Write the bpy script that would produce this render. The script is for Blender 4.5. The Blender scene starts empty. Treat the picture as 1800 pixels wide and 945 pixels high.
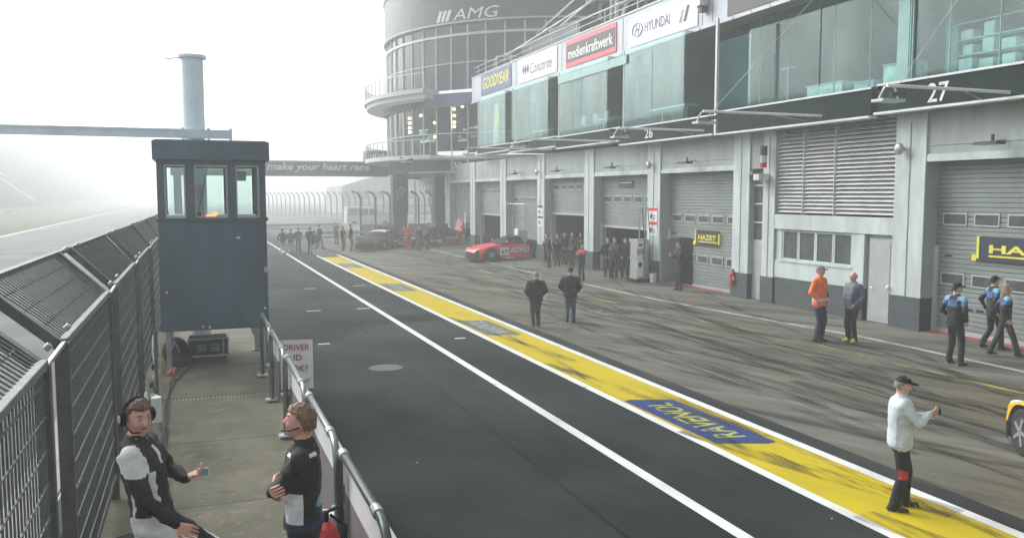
import bpy, bmesh, math, random
from mathutils import Vector, Matrix, Euler, noise
from mathutils.kdtree import KDTree
R = math.radians
random.seed(7)
sc = bpy.context.scene
col = sc.collection
# ---------------------------------------------------------------- camera
cam_d = bpy.data.cameras.new('camera'); cam = bpy.data.objects.new('camera', cam_d); col.objects.link(cam)
cam.location = (0, 0, 3.9); cam.rotation_euler = (R(90 - 4.972), 0, R(-20.539))
cam_d.sensor_width = 36; cam_d.lens = 30; cam_d.clip_start = .05; cam_d.clip_end = 3000
sc.camera = cam
# ---------------------------------------------------------------- sky: foggy overcast
w = bpy.data.worlds.new('World'); sc.world = w; w.use_nodes = True
nt = w.node_tree; bg = nt.nodes['Background']
sky = nt.nodes.new('ShaderNodeTexSky'); sky.sky_type = 'NISHITA'; sky.sun_disc = False
sky.sun_elevation = R(38); sky.sun_rotation = R(325); sky.air_density = 1.0; sky.dust_density = 6; sky.ozone_density = 1
hs = nt.nodes.new('ShaderNodeHueSaturation'); hs.inputs['Saturation'].default_value = .12
nt.links.new(sky.outputs[0], hs.inputs['Color']); nt.links.new(hs.outputs[0], bg.inputs['Color'])
bg.inputs['Strength'].default_value = .15
sd = bpy.data.lights.new('sun', 'SUN'); sd.energy = .6; sd.angle = R(35); sd.color = (1, .98, .95)
so = bpy.data.objects.new('sun', sd); col.objects.link(so); so.rotation_euler = (0, R(-52), R(-55))
sc.view_settings.view_transform = 'Standard'; sc.view_settings.look = 'None'
sc.view_settings.gamma = 1; sc.view_settings.use_curve_mapping = False
sc.view_settings.exposure = 0.7
cy = sc.cycles
cy.use_denoising = True; cy.max_bounces = 7; cy.volume_bounces = 4; cy.diffuse_bounces = 3; cy.glossy_bounces = 3
cy.transparent_max_bounces = 12; cy.use_adaptive_sampling = True; cy.adaptive_threshold = .02
cy.volume_step_rate = 1
cy.sample_clamp_indirect = 6
# ---------------------------------------------------------------- materials
MATS = {}
def mat(name, c, rough=.6, metal=0, var=.12, scale=6, bump=0, c2=None, emit=0, stretch=(1, 1, 1), spec=None, rot=0, lo=.35, hi=.65, detail=4):
    if name in MATS: return MATS[name]
    m = bpy.data.materials.new(name); m.use_nodes = True; nt = m.node_tree; N = nt.nodes; L = nt.links
    b = N['Principled BSDF']; b.inputs['Roughness'].default_value = rough; b.inputs['Metallic'].default_value = metal
    if spec is not None: b.inputs['Specular IOR Level'].default_value = spec
    tc = N.new('ShaderNodeTexCoord'); mp = N.new('ShaderNodeMapping'); mp.inputs['Scale'].default_value = stretch
    mp.inputs['Rotation'].default_value = (0, 0, rot)
    L.new(tc.outputs['Object'], mp.inputs['Vector'])
    n = N.new('ShaderNodeTexNoise'); n.inputs['Scale'].default_value = scale; n.inputs['Detail'].default_value = detail; n.inputs['Roughness'].default_value = .62
    L.new(mp.outputs[0], n.inputs['Vector'])
    rp = N.new('ShaderNodeValToRGB'); rp.color_ramp.elements[0].position = lo; rp.color_ramp.elements[1].position = hi
    ca = [max(0, x * (1 - var)) for x in c]; cb = c2 if c2 else [min(1, x * (1 + var)) for x in c]
    rp.color_ramp.elements[0].color = (*ca, 1); rp.color_ramp.elements[1].color = (*cb, 1)
    L.new(n.outputs['Fac'], rp.inputs['Fac']); L.new(rp.outputs[0], b.inputs['Base Color'])
    if bump:
        n2 = N.new('ShaderNodeTexNoise'); n2.inputs['Scale'].default_value = scale * 6; n2.inputs['Detail'].default_value = 3
        L.new(tc.outputs['Object'], n2.inputs['Vector'])
        bp = N.new('ShaderNodeBump'); bp.inputs['Strength'].default_value = bump; bp.inputs['Distance'].default_value = .01
        L.new(n2.outputs['Fac'], bp.inputs['Height']); L.new(bp.outputs[0], b.inputs['Normal'])
    if emit:
        b.inputs['Emission Color'].default_value = (*c, 1); b.inputs['Emission Strength'].default_value = emit
    MATS[name] = m
    return m
def glass(name, tint, op=.35, rough=.04, ref=0):
    m = bpy.data.materials.new(name); m.use_nodes = True; nt = m.node_tree; N = nt.nodes; L = nt.links
    out = N['Material Output']; N.remove(N['Principled BSDF'])
    tr = N.new('ShaderNodeBsdfTransparent'); tr.inputs[0].default_value = (*tint, 1)
    gl = N.new('ShaderNodeBsdfGlossy'); gl.inputs['Roughness'].default_value = rough; gl.inputs[0].default_value = (.70, .86, .85, 1)
    df = N.new('ShaderNodeBsdfDiffuse'); df.inputs[0].default_value = (tint[0] * .42, tint[1] * .5, tint[2] * .5, 1)
    fr = N.new('ShaderNodeFresnel'); fr.inputs[0].default_value = 1.5
    tc = N.new('ShaderNodeTexCoord'); nz = N.new('ShaderNodeTexNoise'); nz.inputs['Scale'].default_value = 1.3; nz.inputs['Detail'].default_value = 3
    L.new(tc.outputs['Object'], nz.inputs['Vector'])
    mu = N.new('ShaderNodeMath'); mu.operation = 'MULTIPLY'; mu.inputs[1].default_value = op * 2; L.new(nz.outputs['Fac'], mu.inputs[0])
    a = N.new('ShaderNodeMixShader'); L.new(mu.outputs[0], a.inputs[0]); L.new(tr.outputs[0], a.inputs[1]); L.new(df.outputs[0], a.inputs[2])
    mp = N.new('ShaderNodeMapping'); mp.inputs['Scale'].default_value = (1, .55, .22); L.new(tc.outputs['Object'], mp.inputs[0]); nr = N.new('ShaderNodeTexNoise'); nr.inputs['Scale'].default_value = 1.1; nr.inputs['Detail'].default_value = 2; L.new(mp.outputs[0], nr.inputs['Vector'])
    rr_ = N.new('ShaderNodeMapRange'); rr_.inputs[1].default_value = .35; rr_.inputs[2].default_value = .65; rr_.inputs[3].default_value = ref * .25; rr_.inputs[4].default_value = ref; L.new(nr.outputs['Fac'], rr_.inputs[0])
    ad = N.new('ShaderNodeMath'); ad.operation = 'ADD'; ad.use_clamp = True; L.new(fr.outputs[0], ad.inputs[0]); L.new(rr_.outputs[0], ad.inputs[1])
    ge = N.new('ShaderNodeNewGeometry'); nb = N.new('ShaderNodeMath'); nb.operation = 'SUBTRACT'; nb.inputs[0].default_value = 1; L.new(ge.outputs['Backfacing'], nb.inputs[1])
    m1 = N.new('ShaderNodeMath'); m1.operation = 'MULTIPLY'; L.new(ad.outputs[0], m1.inputs[0]); L.new(nb.outputs[0], m1.inputs[1]); ad = m1
    b = N.new('ShaderNodeMixShader'); L.new(ad.outputs[0], b.inputs[0]); L.new(a.outputs[0], b.inputs[1]); L.new(gl.outputs[0], b.inputs[2])
    L.new(b.outputs[0], out.inputs['Surface'])
    MATS[name] = m
    return m
def ground_mat(name, layers, rough=.75, rlo=.5, bump=.3):
    """layers: (colour, scale, stretch xyz, rotation, lo, hi, detail) blended over each other by noise"""
    m = bpy.data.materials.new(name); m.use_nodes = True; nt = m.node_tree; N = nt.nodes; L = nt.links
    b = N['Principled BSDF']; b.inputs['Specular IOR Level'].default_value = .03
    ge = N.new('ShaderNodeNewGeometry'); prev = None; last = None
    for i, (c, s, st, ro, lo, hi, de) in enumerate(layers):
        if prev is None:
            rgb = N.new('ShaderNodeRGB'); rgb.outputs[0].default_value = (*c, 1); prev = rgb.outputs[0]; continue
        mp = N.new('ShaderNodeMapping'); mp.inputs['Scale'].default_value = st; mp.inputs['Rotation'].default_value = (0, 0, ro); mp.inputs['Location'].default_value = (i * 13.7, i * 5.1, 0)
        # rotate first, then stretch along the turned axes
        mp.vector_type = 'TEXTURE'; mp.inputs['Scale'].default_value = [1 / x for x in st]
        L.new(ge.outputs['Position'], mp.inputs['Vector'])
        n = N.new('ShaderNodeTexNoise'); n.inputs['Scale'].default_value = s; n.inputs['Detail'].default_value = de; n.inputs['Roughness'].default_value = .65
        L.new(mp.outputs[0], n.inputs['Vector'])
        mr = N.new('ShaderNodeMapRange'); mr.inputs[1].default_value = lo; mr.inputs[2].default_value = hi; L.new(n.outputs['Fac'], mr.inputs[0])
        mx = N.new('ShaderNodeMix'); mx.data_type = 'RGBA'; L.new(mr.outputs[0], mx.inputs['Factor']); L.new(prev, mx.inputs[6]); mx.inputs[7].default_value = (*c, 1)
        prev = mx.outputs[2]; last = mr.outputs[0]
    L.new(prev, b.inputs['Base Color'])
    n = N.new('ShaderNodeTexNoise'); n.inputs['Scale'].default_value = .35; n.inputs['Detail'].default_value = 3; L.new(ge.outputs['Position'], n.inputs['Vector'])
    mr = N.new('ShaderNodeMapRange'); mr.inputs[1].default_value = .38; mr.inputs[2].default_value = .62; mr.inputs[3].default_value = rlo; mr.inputs[4].default_value = rough
    L.new(n.outputs['Fac'], mr.inputs[0]); L.new(mr.outputs[0], b.inputs['Roughness'])
    n2 = N.new('ShaderNodeTexNoise'); n2.inputs['Scale'].default_value = 60; L.new(ge.outputs['Position'], n2.inputs['Vector'])
    bp = N.new('ShaderNodeBump'); bp.inputs['Strength'].default_value = bump; bp.inputs['Distance'].default_value = .004
    L.new(n2.outputs['Fac'], bp.inputs['Height']); L.new(bp.outputs[0], b.inputs['Normal'])
    MATS[name] = m
    return m
S1 = (1, 1, 1)
ground_mat('lane_asphalt', [((.024, .030, .031), 1, S1, 0, 0, 1, 1), ((.044, .051, .052), .35, (1, .45, 1), .15, .42, .66, 5), ((.030, .035, .038), 1.2, (1, .3, 1), -.1, .52, .78, 5), ((.07, .078, .078), 22, (1, 1, 1), 0, .62, .72, 4), ((.054, .062, .064), .13, (1, .8, 1), 0, .5, .62, 3), ((.018, .021, .022), .5, (1, .12, 1), .06, .58, .75, 5), ((.05, .055, .055), 45, S1, 0, .6, .72, 2)], .92, .72)
ground_mat('lane_patch', [((.016, .019, .020), 1, S1, 0, 0, 1, 1), ((.026, .030, .031), 1.2, (1, .5, 1), .1, .42, .66, 5)], .8, .6)
ground_mat('apron_asphalt', [((.125, .13, .115), 1, S1, 0, 0, 1, 1), ((.19, .188, .165), 1.3, (1, .13, 1), .42, .44, .62, 7), ((.055, .055, .050), 1.9, (1, .06, 1), .34, .52, .64, 7), ((.085, .084, .072), 1.3, (1, .09, 1), .5, .52, .68, 6), ((.22, .215, .19), 5, (1, .11, 1), .40, .6, .74, 6), ((.115, .10, .06), .25, (1, .5, 1), 0, .48, .75, 4)], .7, .5)
ground_mat('band_yellow', [((.53, .42, .022), 1, S1, 0, 0, 1, 1), ((.44, .36, .025), 1.6, (1, .3, 1), .1, .4, .7, 5), ((.11, .105, .04), .95, (1, .07, 1), .10, .57, .67, 6), ((.7, .55, .1), 3, (1, .4, 1), 0, .6, .8, 4), ((.16, .14, .05), 9, (1, .12, 1), .1, .64, .74, 5)], .6, .45)
ground_mat('line_white', [((.72, .74, .73), 1, S1, 0, 0, 1, 1), ((.52, .54, .53), 2.2, (1, .4, 1), 0, .45, .75, 5), ((.2, .21, .21), 9, (1, .25, 1), .1, .66, .72, 4)], .6, .45)
ground_mat('apron_line', [((.50, .50, .47), 1, S1, 0, 0, 1, 1), ((.22, .22, .2), 2.5, (1, .3, 1), -.3, .45, .7, 5)], .7, .5)
ground_mat('apron_yellow', [((.42, .38, .09), 1, S1, 0, 0, 1, 1), ((.14, .135, .09), 1.6, (1, .4, 1), -.2, .42, .56, 5)], .7, .5)
ground_mat('seam_asphalt', [((.035, .04, .042), 1, S1, 0, 0, 1, 1), ((.06, .065, .065), 2, (1, .3, 1), 0, .45, .7, 4)], .7, .5)
ground_mat('track_asphalt', [((.15, .155, .155), 1, S1, 0, 0, 1, 1), ((.11, .115, .115), .3, (1, .15, 1), 0, .4, .7, 4)], .7, .5)
ground_mat('walkway_concrete', [((.16, .155, .12), 1, S1, 0, 0, 1, 1), ((.23, .225, .17), 1.2, S1, 0, .45, .7, 5), ((.35, .34, .28), 26, S1, 0, .62, .72, 3), ((.10, .105, .08), 2.2, S1, 0, .56, .74, 5), ((.3, .3, .24), 3.2, (1, 2.5, 1), .4, .6, .76, 5)], .7, .4)
ground_mat('grass', [((.06, .085, .035), 1, S1, 0, 0, 1, 1), ((.10, .12, .05), .6, S1, 0, .4, .7, 5)], .9, .8)
ground_mat('paddock', [((.12, .12, .115), 1, S1, 0, 0, 1, 1), ((.09, .09, .088), .5, S1, 0, .4, .7, 5)], .8, .6)
mat('skid', (.05, .05, .048), .6, scale=3)
mat('wall_panel', (.32, .37, .36), .55, var=.17, scale=1.6, stretch=(1, 1, .3), detail=7)
mat('wall_white', (.49, .56, .56), .5, var=.16, scale=2.2, stretch=(1, 1, .25), detail=7)
mat('wall_reveal', (.36, .39, .39), .6, var=.08, scale=2)
mat('base_dark', (.055, .068, .078), .6, var=.15, scale=3)
mat('door_slat', (.22, .255, .25), .45, var=.12, scale=1.1, detail=6)
mat('door_trim', (.42, .45, .45), .4, var=.05)
mat('door_window', (.09, .10, .10), .12, var=.25, scale=3)
mat('fascia', (.014, .028, .024), .85, var=.2, scale=2, spec=.1)
mat('ledge', (.62, .66, .65), .4, var=.06)
mat('soffit', (.24, .25, .24), .7, var=.1)
mat('parapet', (.50, .55, .60), .45, var=.05, scale=1)
mat('louvre', (.62, .64, .63), .5, var=.1, scale=2)
mat('louvre_back', (.16, .165, .165), .7)
mat('steel', (.42, .44, .45), .35, .5, var=.12, scale=5)
mat('galv', (.52, .60, .66), .5, .1, var=.1, scale=4)
mat('column_grey', (.72, .84, .93), .5, var=.08, scale=2)
mat('dark_metal', (.06, .065, .07), .45, .3, var=.15, scale=5)
mat('black', (.014, .014, .016), .7, var=.2, spec=.12)
mat('blackgloss', (.012, .012, .014), .15, var=.2)
mat('interior', (.02, .022, .022), .8, var=.3, scale=1)
mat('room_wall', (.17, .25, .25), .8, var=.45, scale=.5)
mat('room_dark', (.13, .16, .16), .8, var=.25, scale=.5)
mat('room_item', (.75, .85, .83), .6, var=.2, scale=3)
glass('glass_teal', (.74, .90, .89), .08, ref=.10)
glass('glass_near', (.80, .93, .92), .05, ref=.05)
glass('glass_dark', (.60, .72, .73), .10, ref=.05)
glass('glass_clear', (.93, .98, .97), .02)
mat('teal_film', (.22, .42, .39), .25, var=.1, scale=2)
mat('iron', (.06, .062, .062), .6, var=.25, scale=8)
mat('booth', (.060, .108, .150), .5, var=.22, scale=1.6, bump=.05, stretch=(1, 1, .25), detail=6)
mat('booth_trim', (.058, .090, .115), .45, var=.1)
mat('frame_light', (.42, .47, .47), .4, var=.1)
mat('fence_paint', (.095, .105, .102), .42, .4, var=.2, scale=6)
mat('fence_edge', (.17, .20, .195), .5, .2, var=.2, scale=6)
mat('wire', (.15, .165, .165), .4, .5, var=.2, scale=12)
mat('rail', (.22, .25, .26), .3, .7, var=.15, scale=8)
mat('rail_dark', (.07, .085, .085), .35, .5, var=.2, scale=8)
mat('board_grey', (.17, .155, .17), .5, var=.12, scale=3)
mat('board_white', (.70, .72, .73), .45, var=.06, scale=3)
mat('concrete', (.26, .265, .25), .8, var=.2, scale=3, bump=.2)
mat('concrete_dark', (.12, .125, .12), .8, var=.25, scale=3, bump=.2)
mat('red', (.55, .03, .035), .35, var=.12)
mat('red_bright', (.72, .035, .06), .3, var=.1)
mat('red_dull', (.30, .04, .045), .6, var=.25)
mat('orange', (.90, .17, .035), .6, var=.12, scale=8)
mat('yellow_car', (.80, .42, .01), .25, var=.05)
mat('yellow_text', (.75, .70, .06), .5, var=.06)
mat('blue_sign', (.045, .075, .22), .4, var=.1)
mat('navy', (.022, .032, .06), .5, var=.15)
mat('white_paint', (.80, .81, .81), .4, var=.05)
mat('white_worn', (.62, .64, .62), .5, var=.2, scale=6)
mat('sign_dark', (.03, .028, .032), .45, var=.1)
mat('skin', (.62, .38, .29), .5, var=.10, scale=14)
mat('skin_rosy', (.66, .36, .28), .5, var=.14, scale=16)
mat('lip', (.36, .12, .10), .5)
mat('eye_white', (.62, .60, .57), .3)
mat('hair_brown', (.13, .075, .042), .6, var=.4, scale=40)
mat('hair_light', (.20, .125, .075), .6, var=.45, scale=40)
mat('hair_dark', (.025, .018, .014), .6, var=.4, scale=40)
mat('hair_blond', (.24, .15, .075), .6, var=.4, scale=40)
mat('hair_grey', (.25, .24, .23), .6, var=.3, scale=40)
mat('cloth_black', (.016, .017, .020), .8, var=.3, scale=9, bump=.3)
mat('cloth_charcoal', (.035, .037, .042), .85, var=.3, scale=9, bump=.3)
mat('cloth_navy', (.030, .040, .075), .8, var=.25, scale=9, bump=.3)
mat('cloth_white', (.70, .72, .73), .75, var=.10, scale=9, bump=.3)
mat('cloth_coat', (.56, .64, .67), .6, var=.14, scale=11, bump=.4)
mat('cloth_grey', (.19, .22, .25), .8, var=.2, scale=9, bump=.3)
mat('cloth_slate', (.075, .10, .15), .8, var=.2, scale=9, bump=.3)
mat('cloth_jeans', (.06, .075, .11), .85, var=.25, scale=9, bump=.3)
mat('cloth_light', (.42, .43, .42), .85, var=.15, scale=9, bump=.3)
mat('cloth_cyan', (.16, .36, .50), .7, var=.1, scale=9)
mat('cloth_red', (.45, .035, .04), .75, var=.2, scale=9)
mat('cloth_blue', (.05, .13, .32), .75, var=.2, scale=9)
mat('reflective', (.55, .58, .52), .3, var=.1)
mat('neon_shoe', (.50, .80, .04), .5, var=.15)
mat('shoe_dark', (.03, .03, .032), .6, var=.3)
mat('sole', (.55, .54, .5), .6)
mat('cap_purple', (.16, .13, .22), .7)
mat('rubber', (.02, .02, .02), .8, var=.2)
mat('tower_dark', (.035, .055, .07), .4, var=.1, scale=.5)
mat('tower_glass', (.028, .055, .075), .15, var=.25, scale=.3)
mat('tower_slab', (.55, .58, .58), .6, var=.06)
mat('awning', (.10, .12, .26), .6, var=.1)
mat('lamp_warm', (1, .75, .35), .5, emit=9)
mat('lamp_red', (1, .12, .04), .5, emit=4)
mat('hill', (.08, .10, .06), .9, var=.35, scale=.15, detail=6)
mat('stand_seat', (.025, .03, .035), .8, var=.3, scale=.6)
mat('barrier', (.30, .32, .32), .6, var=.15)
mat('leaf_dark', (.05, .07, .035), .8, var=.4, scale=2)
mat('bark', (.10, .08, .06), .9)
mat('cable', (.02, .02, .022), .5)
mat('green_paint', (.07, .14, .10), .5, var=.2)
mat('plastic_white', (.66, .68, .68), .4)
mat('tan', (.38, .33, .24), .6, var=.2)
# ---------------------------------------------------------------- helpers
def gz(x): return 0 if x < 9.5 else min(.05 * (x - 9.5), .4)
ORG = {}
def tag(o, label=None, cat=None, group=None, kind=None):
    if label: o['label'] = label
    if cat: o['category'] = cat
    if group: o['group'] = group
    if kind: o['kind'] = kind
    return o
def thing(name, label, cat, loc=(0, 0, 0), rz=0, group=None, s=1):
    o = bpy.data.objects.new(name, None); col.objects.link(o); o.empty_display_size = .2
    o.location = loc; o.rotation_euler = (0, 0, rz); o.scale = (s, s, s)
    tag(o, label, cat, group); ORG[o.name] = Vector(loc)
    return o
def copy_tree(o, parent=None):
    c = o.copy(); col.objects.link(c)
    if parent: c.parent = parent
    ORG[c.name] = ORG.get(o.name, Vector())
    for ch in list(o.children): copy_tree(ch, c)
    return c
TXT = {}
def text_geo(s, shear=0, off=0):
    k = (s, shear, off)
    if k not in TXT:
        cu = bpy.data.curves.new('t', 'FONT'); cu.body = s; cu.shear = shear; cu.offset = off; cu.resolution_u = 3
        ob = bpy.data.objects.new('t', cu); col.objects.link(ob)
        dg = bpy.context.evaluated_depsgraph_get(); dg.update()
        me = ob.evaluated_get(dg).to_mesh()
        vs = [v.co.copy() for v in me.vertices]; fs = [tuple(p.vertices) for p in me.polygons]
        bpy.data.objects.remove(ob); bpy.data.curves.remove(cu)
        x0 = min(v.x for v in vs); x1 = max(v.x for v in vs); y0 = min(v.y for v in vs); y1 = max(v.y for v in vs)
        TXT[k] = ([((v.x - x0) / (x1 - x0), (v.y - y0) / (y1 - y0)) for v in vs], fs)
    return TXT[k]
class MB:
    def __init__(s): s.v = []; s.f = []; s.fm = []; s.ml = []
    def mi(s, m):
        if m not in s.ml: s.ml.append(m)
        return s.ml.index(m)
    def add(s, vs, fs, m):
        o = len(s.v); s.v += [Vector(v) for v in vs]; i = s.mi(m)
        for f in fs: s.f.append([a + o for a in f]); s.fm.append(i)
        return s
    def box(s, x0, x1, y0, y1, z0, z1, m):
        return s.add([(x0, y0, z0), (x1, y0, z0), (x1, y1, z0), (x0, y1, z0), (x0, y0, z1), (x1, y0, z1), (x1, y1, z1), (x0, y1, z1)],
                     [(3, 2, 1, 0), (4, 5, 6, 7), (0, 1, 5, 4), (1, 2, 6, 5), (2, 3, 7, 6), (3, 0, 4, 7)], m)
    def quad(s, a, b, c, d, m): return s.add([a, b, c, d], [(0, 1, 2, 3)], m)
    def bar(s, p, q, wx, wz, m, up=(0, 0, 1)):
        p = Vector(p); q = Vector(q); d = (q - p).normalized(); u = Vector(up)
        if abs(d.dot(u)) > .98: u = Vector((1, 0, 0))
        r = d.cross(u).normalized(); u = r.cross(d)
        vs = [e + r * a * wx / 2 + u * b * wz / 2 for e in (p, q) for a, b in ((-1, -1), (1, -1), (1, 1), (-1, 1))]
        return s.add(vs, [(3, 2, 1, 0), (4, 5, 6, 7), (0, 1, 5, 4), (1, 2, 6, 5), (2, 3, 7, 6), (3, 0, 4, 7)], m)
    def tube(s, pts, r, m, n=8, cap=True):
        pts = [Vector(p) for p in pts]; rs = r if isinstance(r, (list, tuple)) else [r] * len(pts)
        o = len(s.v); i = s.mi(m); prev = None
        for k, p in enumerate(pts):
            d = (pts[min(k + 1, len(pts) - 1)] - pts[max(k - 1, 0)]).normalized()
            if prev is None:
                u = Vector((0, 0, 1)) if abs(d.z) < .9 else Vector((1, 0, 0)); a = d.cross(u).normalized()
            else: a = (prev - d * prev.dot(d)).normalized()
            prev = a; b = d.cross(a)
            for j in range(n):
                t = 2 * math.pi * j / n; s.v.append(p + (a * math.cos(t) + b * math.sin(t)) * rs[k])
        for k in range(len(pts) - 1):
            for j in range(n):
                s.f.append([o + k * n + j, o + k * n + (j + 1) % n, o + (k + 1) * n + (j + 1) % n, o + (k + 1) * n + j]); s.fm.append(i)
        if cap:
            s.f.append([o + j for j in range(n)][::-1]); s.fm.append(i)
            e = o + (len(pts) - 1) * n; s.f.append([e + j for j in range(n)]); s.fm.append(i)
        return s
    def ell(s, c, r, m, n=12, k=8, rot=None):
        c = Vector(c); vs = [Vector((0, 0, -1))]
        for i in range(1, k):
            t = math.pi * i / k - math.pi / 2
            for j in range(n):
                a = 2 * math.pi * j / n; vs.append(Vector((math.cos(t) * math.cos(a), math.cos(t) * math.sin(a), math.sin(t))))
        vs.append(Vector((0, 0, 1)))
        fs = [(0, 1 + (j + 1) % n, 1 + j) for j in range(n)]
        for i in range(k - 2):
            for j in range(n):
                a = 1 + i * n; fs.append((a + j, a + (j + 1) % n, a + n + (j + 1) % n, a + n + j))
        a = 1 + (k - 2) * n; fs += [(a + j, a + (j + 1) % n, len(vs) - 1) for j in range(n)]
        out = []
        for v in vs:
            q = Vector((v.x * r[0], v.y * r[1], v.z * r[2]))
            if rot: q = rot @ q
            out.append(q + c)
        return s.add(out, fs, m)
    def prism(s, poly, axis, a, b, m):
        """extrude a 2-D outline along an axis from a to b"""
        n = len(poly)
        def P(u, v, t): return {'x': (t, u, v), 'y': (u, t, v), 'z': (u, v, t)}[axis]
        vs = [P(u, v, a) for u, v in poly] + [P(u, v, b) for u, v in poly]
        fs = [tuple(range(n))[::-1], tuple(range(n, 2 * n))] + [(i, (i + 1) % n, n + (i + 1) % n, n + i) for i in range(n)]
        return s.add(vs, fs, m)
    def text(s, t, o, r, u, w_, h, m, shear=0, off=0):
        g, fs = text_geo(t, shear, off); o = Vector(o); r = Vector(r); u = Vector(u)
        return s.add([o + r * a * w_ + u * b * h for a, b in g], fs, m)
    def build(s, name, parent=None, smooth=False, world=True, bevel=0, link=True):
        me = bpy.data.meshes.new(name); off = Vector()
        if parent is not None and world:
            p = parent
            while p.parent: p = p.parent
            off = ORG.get(p.name, Vector())
        me.from_pydata([v - off for v in s.v], [], s.f)
        for m in s.ml: me.materials.append(MATS[m])
        me.polygons.foreach_set('material_index', s.fm)
        if smooth: me.polygons.foreach_set('use_smooth', [True] * len(s.f))
        me.update()
        o = bpy.data.objects.new(name, me); col.objects.link(o)
        if parent is not None: o.parent = parent
        if bevel:
            b = o.modifiers.new('b', 'BEVEL'); b.width = bevel; b.segments = 2; b.limit_method = 'ANGLE'; b.angle_limit = R(40)
        return o
def struct(name, mb, **k): return tag(mb.build(name, **k), kind='structure')
# ================================================================ ground
def sheet(name, pts, m, z=None, kind='structure'):
    mb = MB(); mb.add(pts, [tuple(range(len(pts)))], m); return struct(name, mb)
def strip(x0, x1, y0, y1, m, dz, mb=None, n=1):
    mb = mb or MB()
    mb.quad((x0, y0, gz(x0) + dz), (x1, y0, gz(x1) + dz), (x1, y1, gz(x1) + dz), (x0, y1, gz(x0) + dz), m); return mb
g = MB()
for a, b in ((-320, -1.3), (-1.3, 9.5), (9.5, 17.5), (17.5, 420)): strip(a, b, -60, 520, 'paddock', -.02, g)
struct('ground', g)
struct('pit_lane_road', strip(1.2, 7.35, -50, 300, 'lane_asphalt', 0))
struct('track_road', strip(-16.5, -1.55, -50, 400, 'track_asphalt', 0))
struct('grass_verge', strip(-30, -16.9, -50, 400, 'grass', 0))
struct('track_road_marking', strip(-16.9, -16.5, -50, 400, 'line_white', .004))
a = strip(8.9, 9.5, -50, 300, 'apron_asphalt', 0); strip(9.5, 17.5, -50, 300, 'apron_asphalt', 0, a); strip(17.5, 26, -50, 60, 'apron_asphalt', 0, a)
struct('apron_pavement', a)
struct('apron_pavement_seam', strip(8.9, 9.28, -50, 150, 'seam_asphalt', .004))
mb = MB(); mb.quad((1.25, 25.2, .003), (7.33, 25.5, .003), (7.33, 27.2, .003), (1.25, 26.6, .003), 'lane_patch'); mb.quad((4.55, -20, .0035), (4.60, -20, .0035), (4.50, 120, .0035), (4.45, 120, .0035), 'lane_patch'); struct('road_patch', mb)
struct('road_marking_line', strip(5.72, 5.9, -50, 150, 'line_white', .006))
b = strip(7.35, 7.52, -50, 56, 'line_white', .006); strip(8.72, 8.9, -50, 56, 'line_white', .006, b)
struct('road_marking_edge', b)
struct('road_marking_band', strip(7.52, 8.72, -50, 54, 'band_yellow', .002))
def polyline(name, pts, w_, m, dz=.006):
    mb = MB()
    for (x0, y0), (x1, y1) in zip(pts, pts[1:]):
        mb.quad((x0 - w_ / 2, y0, gz(x0 - w_ / 2) + dz), (x0 + w_ / 2, y0, gz(x0 + w_ / 2) + dz), (x1 + w_ / 2, y1, gz(x1 + w_ / 2) + dz), (x1 - w_ / 2, y1, gz(x1 - w_ / 2) + dz), m)
    return struct(name, mb)
polyline('road_marking_white', [(15.75, -40), (15.75, 12), (15.8, 17), (15.4, 21), (15.0, 26), (14.85, 33), (14.8, 60)], .12, 'apron_line')
polyline('road_marking_yellow', [(14.3, -40), (14.3, 11), (14.25, 18), (13.6, 23.5), (13.3, 30), (13.2, 40)], .1, 'apron_yellow')
mb = MB()
for x, y, l in ((3.5, 29, .5), (5.2, 29, .45), (4.3, 36, .5), (6.4, 36.4, .5), (6.6, 22, .3), (3.0, 22.4, .3)): mb.quad((x, y, .005), (x + l, y, .005), (x + l, y + .12, .005), (x, y + .12, .005), 'line_white')
struct('road_marking_dashes', mb)
# painted lettering in the yellow band
def ravenol(y0, y1, x0=7.62, x1=8.5, fade=False):
    mb = MB(); z = .0075; bm_ = 'band_blue_faded' if fade else 'band_blue'
    tm = 'band_text_faded' if fade else 'band_text'
    n = .28
    poly = [(x0, y0 + n), (x1 - .1, y0), (x1 + .05, y0 + .02), (x1, y1 - n), (x0 + .1, y1), (x0 - .04, y1 - .05)]
    mb.add([(x, y, z) for x, y in poly], [tuple(range(6))], bm_)
    mb.text('RAVENOL', (x1 - .2, y0 + .42, z + .003), (0, 1, 0), (-1, 0, 0), y1 - y0 - .85, .5, tm, shear=.25, off=.012)
    return struct('road_marking_lettering', mb)
ground_mat('band_blue', [((.035, .06, .20), 1, S1, 0, 0, 1, 1), ((.10, .10, .10), 2.2, (1, .2, 1), .1, .5, .68, 5)], .6, .5)
ground_mat('band_blue_faded', [((.12, .15, .17), 1, S1, 0, 0, 1, 1), ((.25, .23, .12), 2.6, (1, .3, 1), .1, .48, .68, 5)], .6, .5)
ground_mat('band_text', [((.42, .46, .12), 1, S1, 0, 0, 1, 1), ((.12, .13, .14), 4, (1, .2, 1), .1, .55, .68, 5)], .6, .5)
ground_mat('band_text_faded', [((.36, .38, .36), 1, S1, 0, 0, 1, 1), ((.16, .17, .17), 4, (1, .3, 1), .1, .5, .68, 5)], .6, .5)
ravenol(10.9, 14.2); ravenol(22.0, 25.2, fade=True); ravenol(33.7, 36.9, fade=True); ravenol(45.5, 48.7, fade=True)
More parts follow.
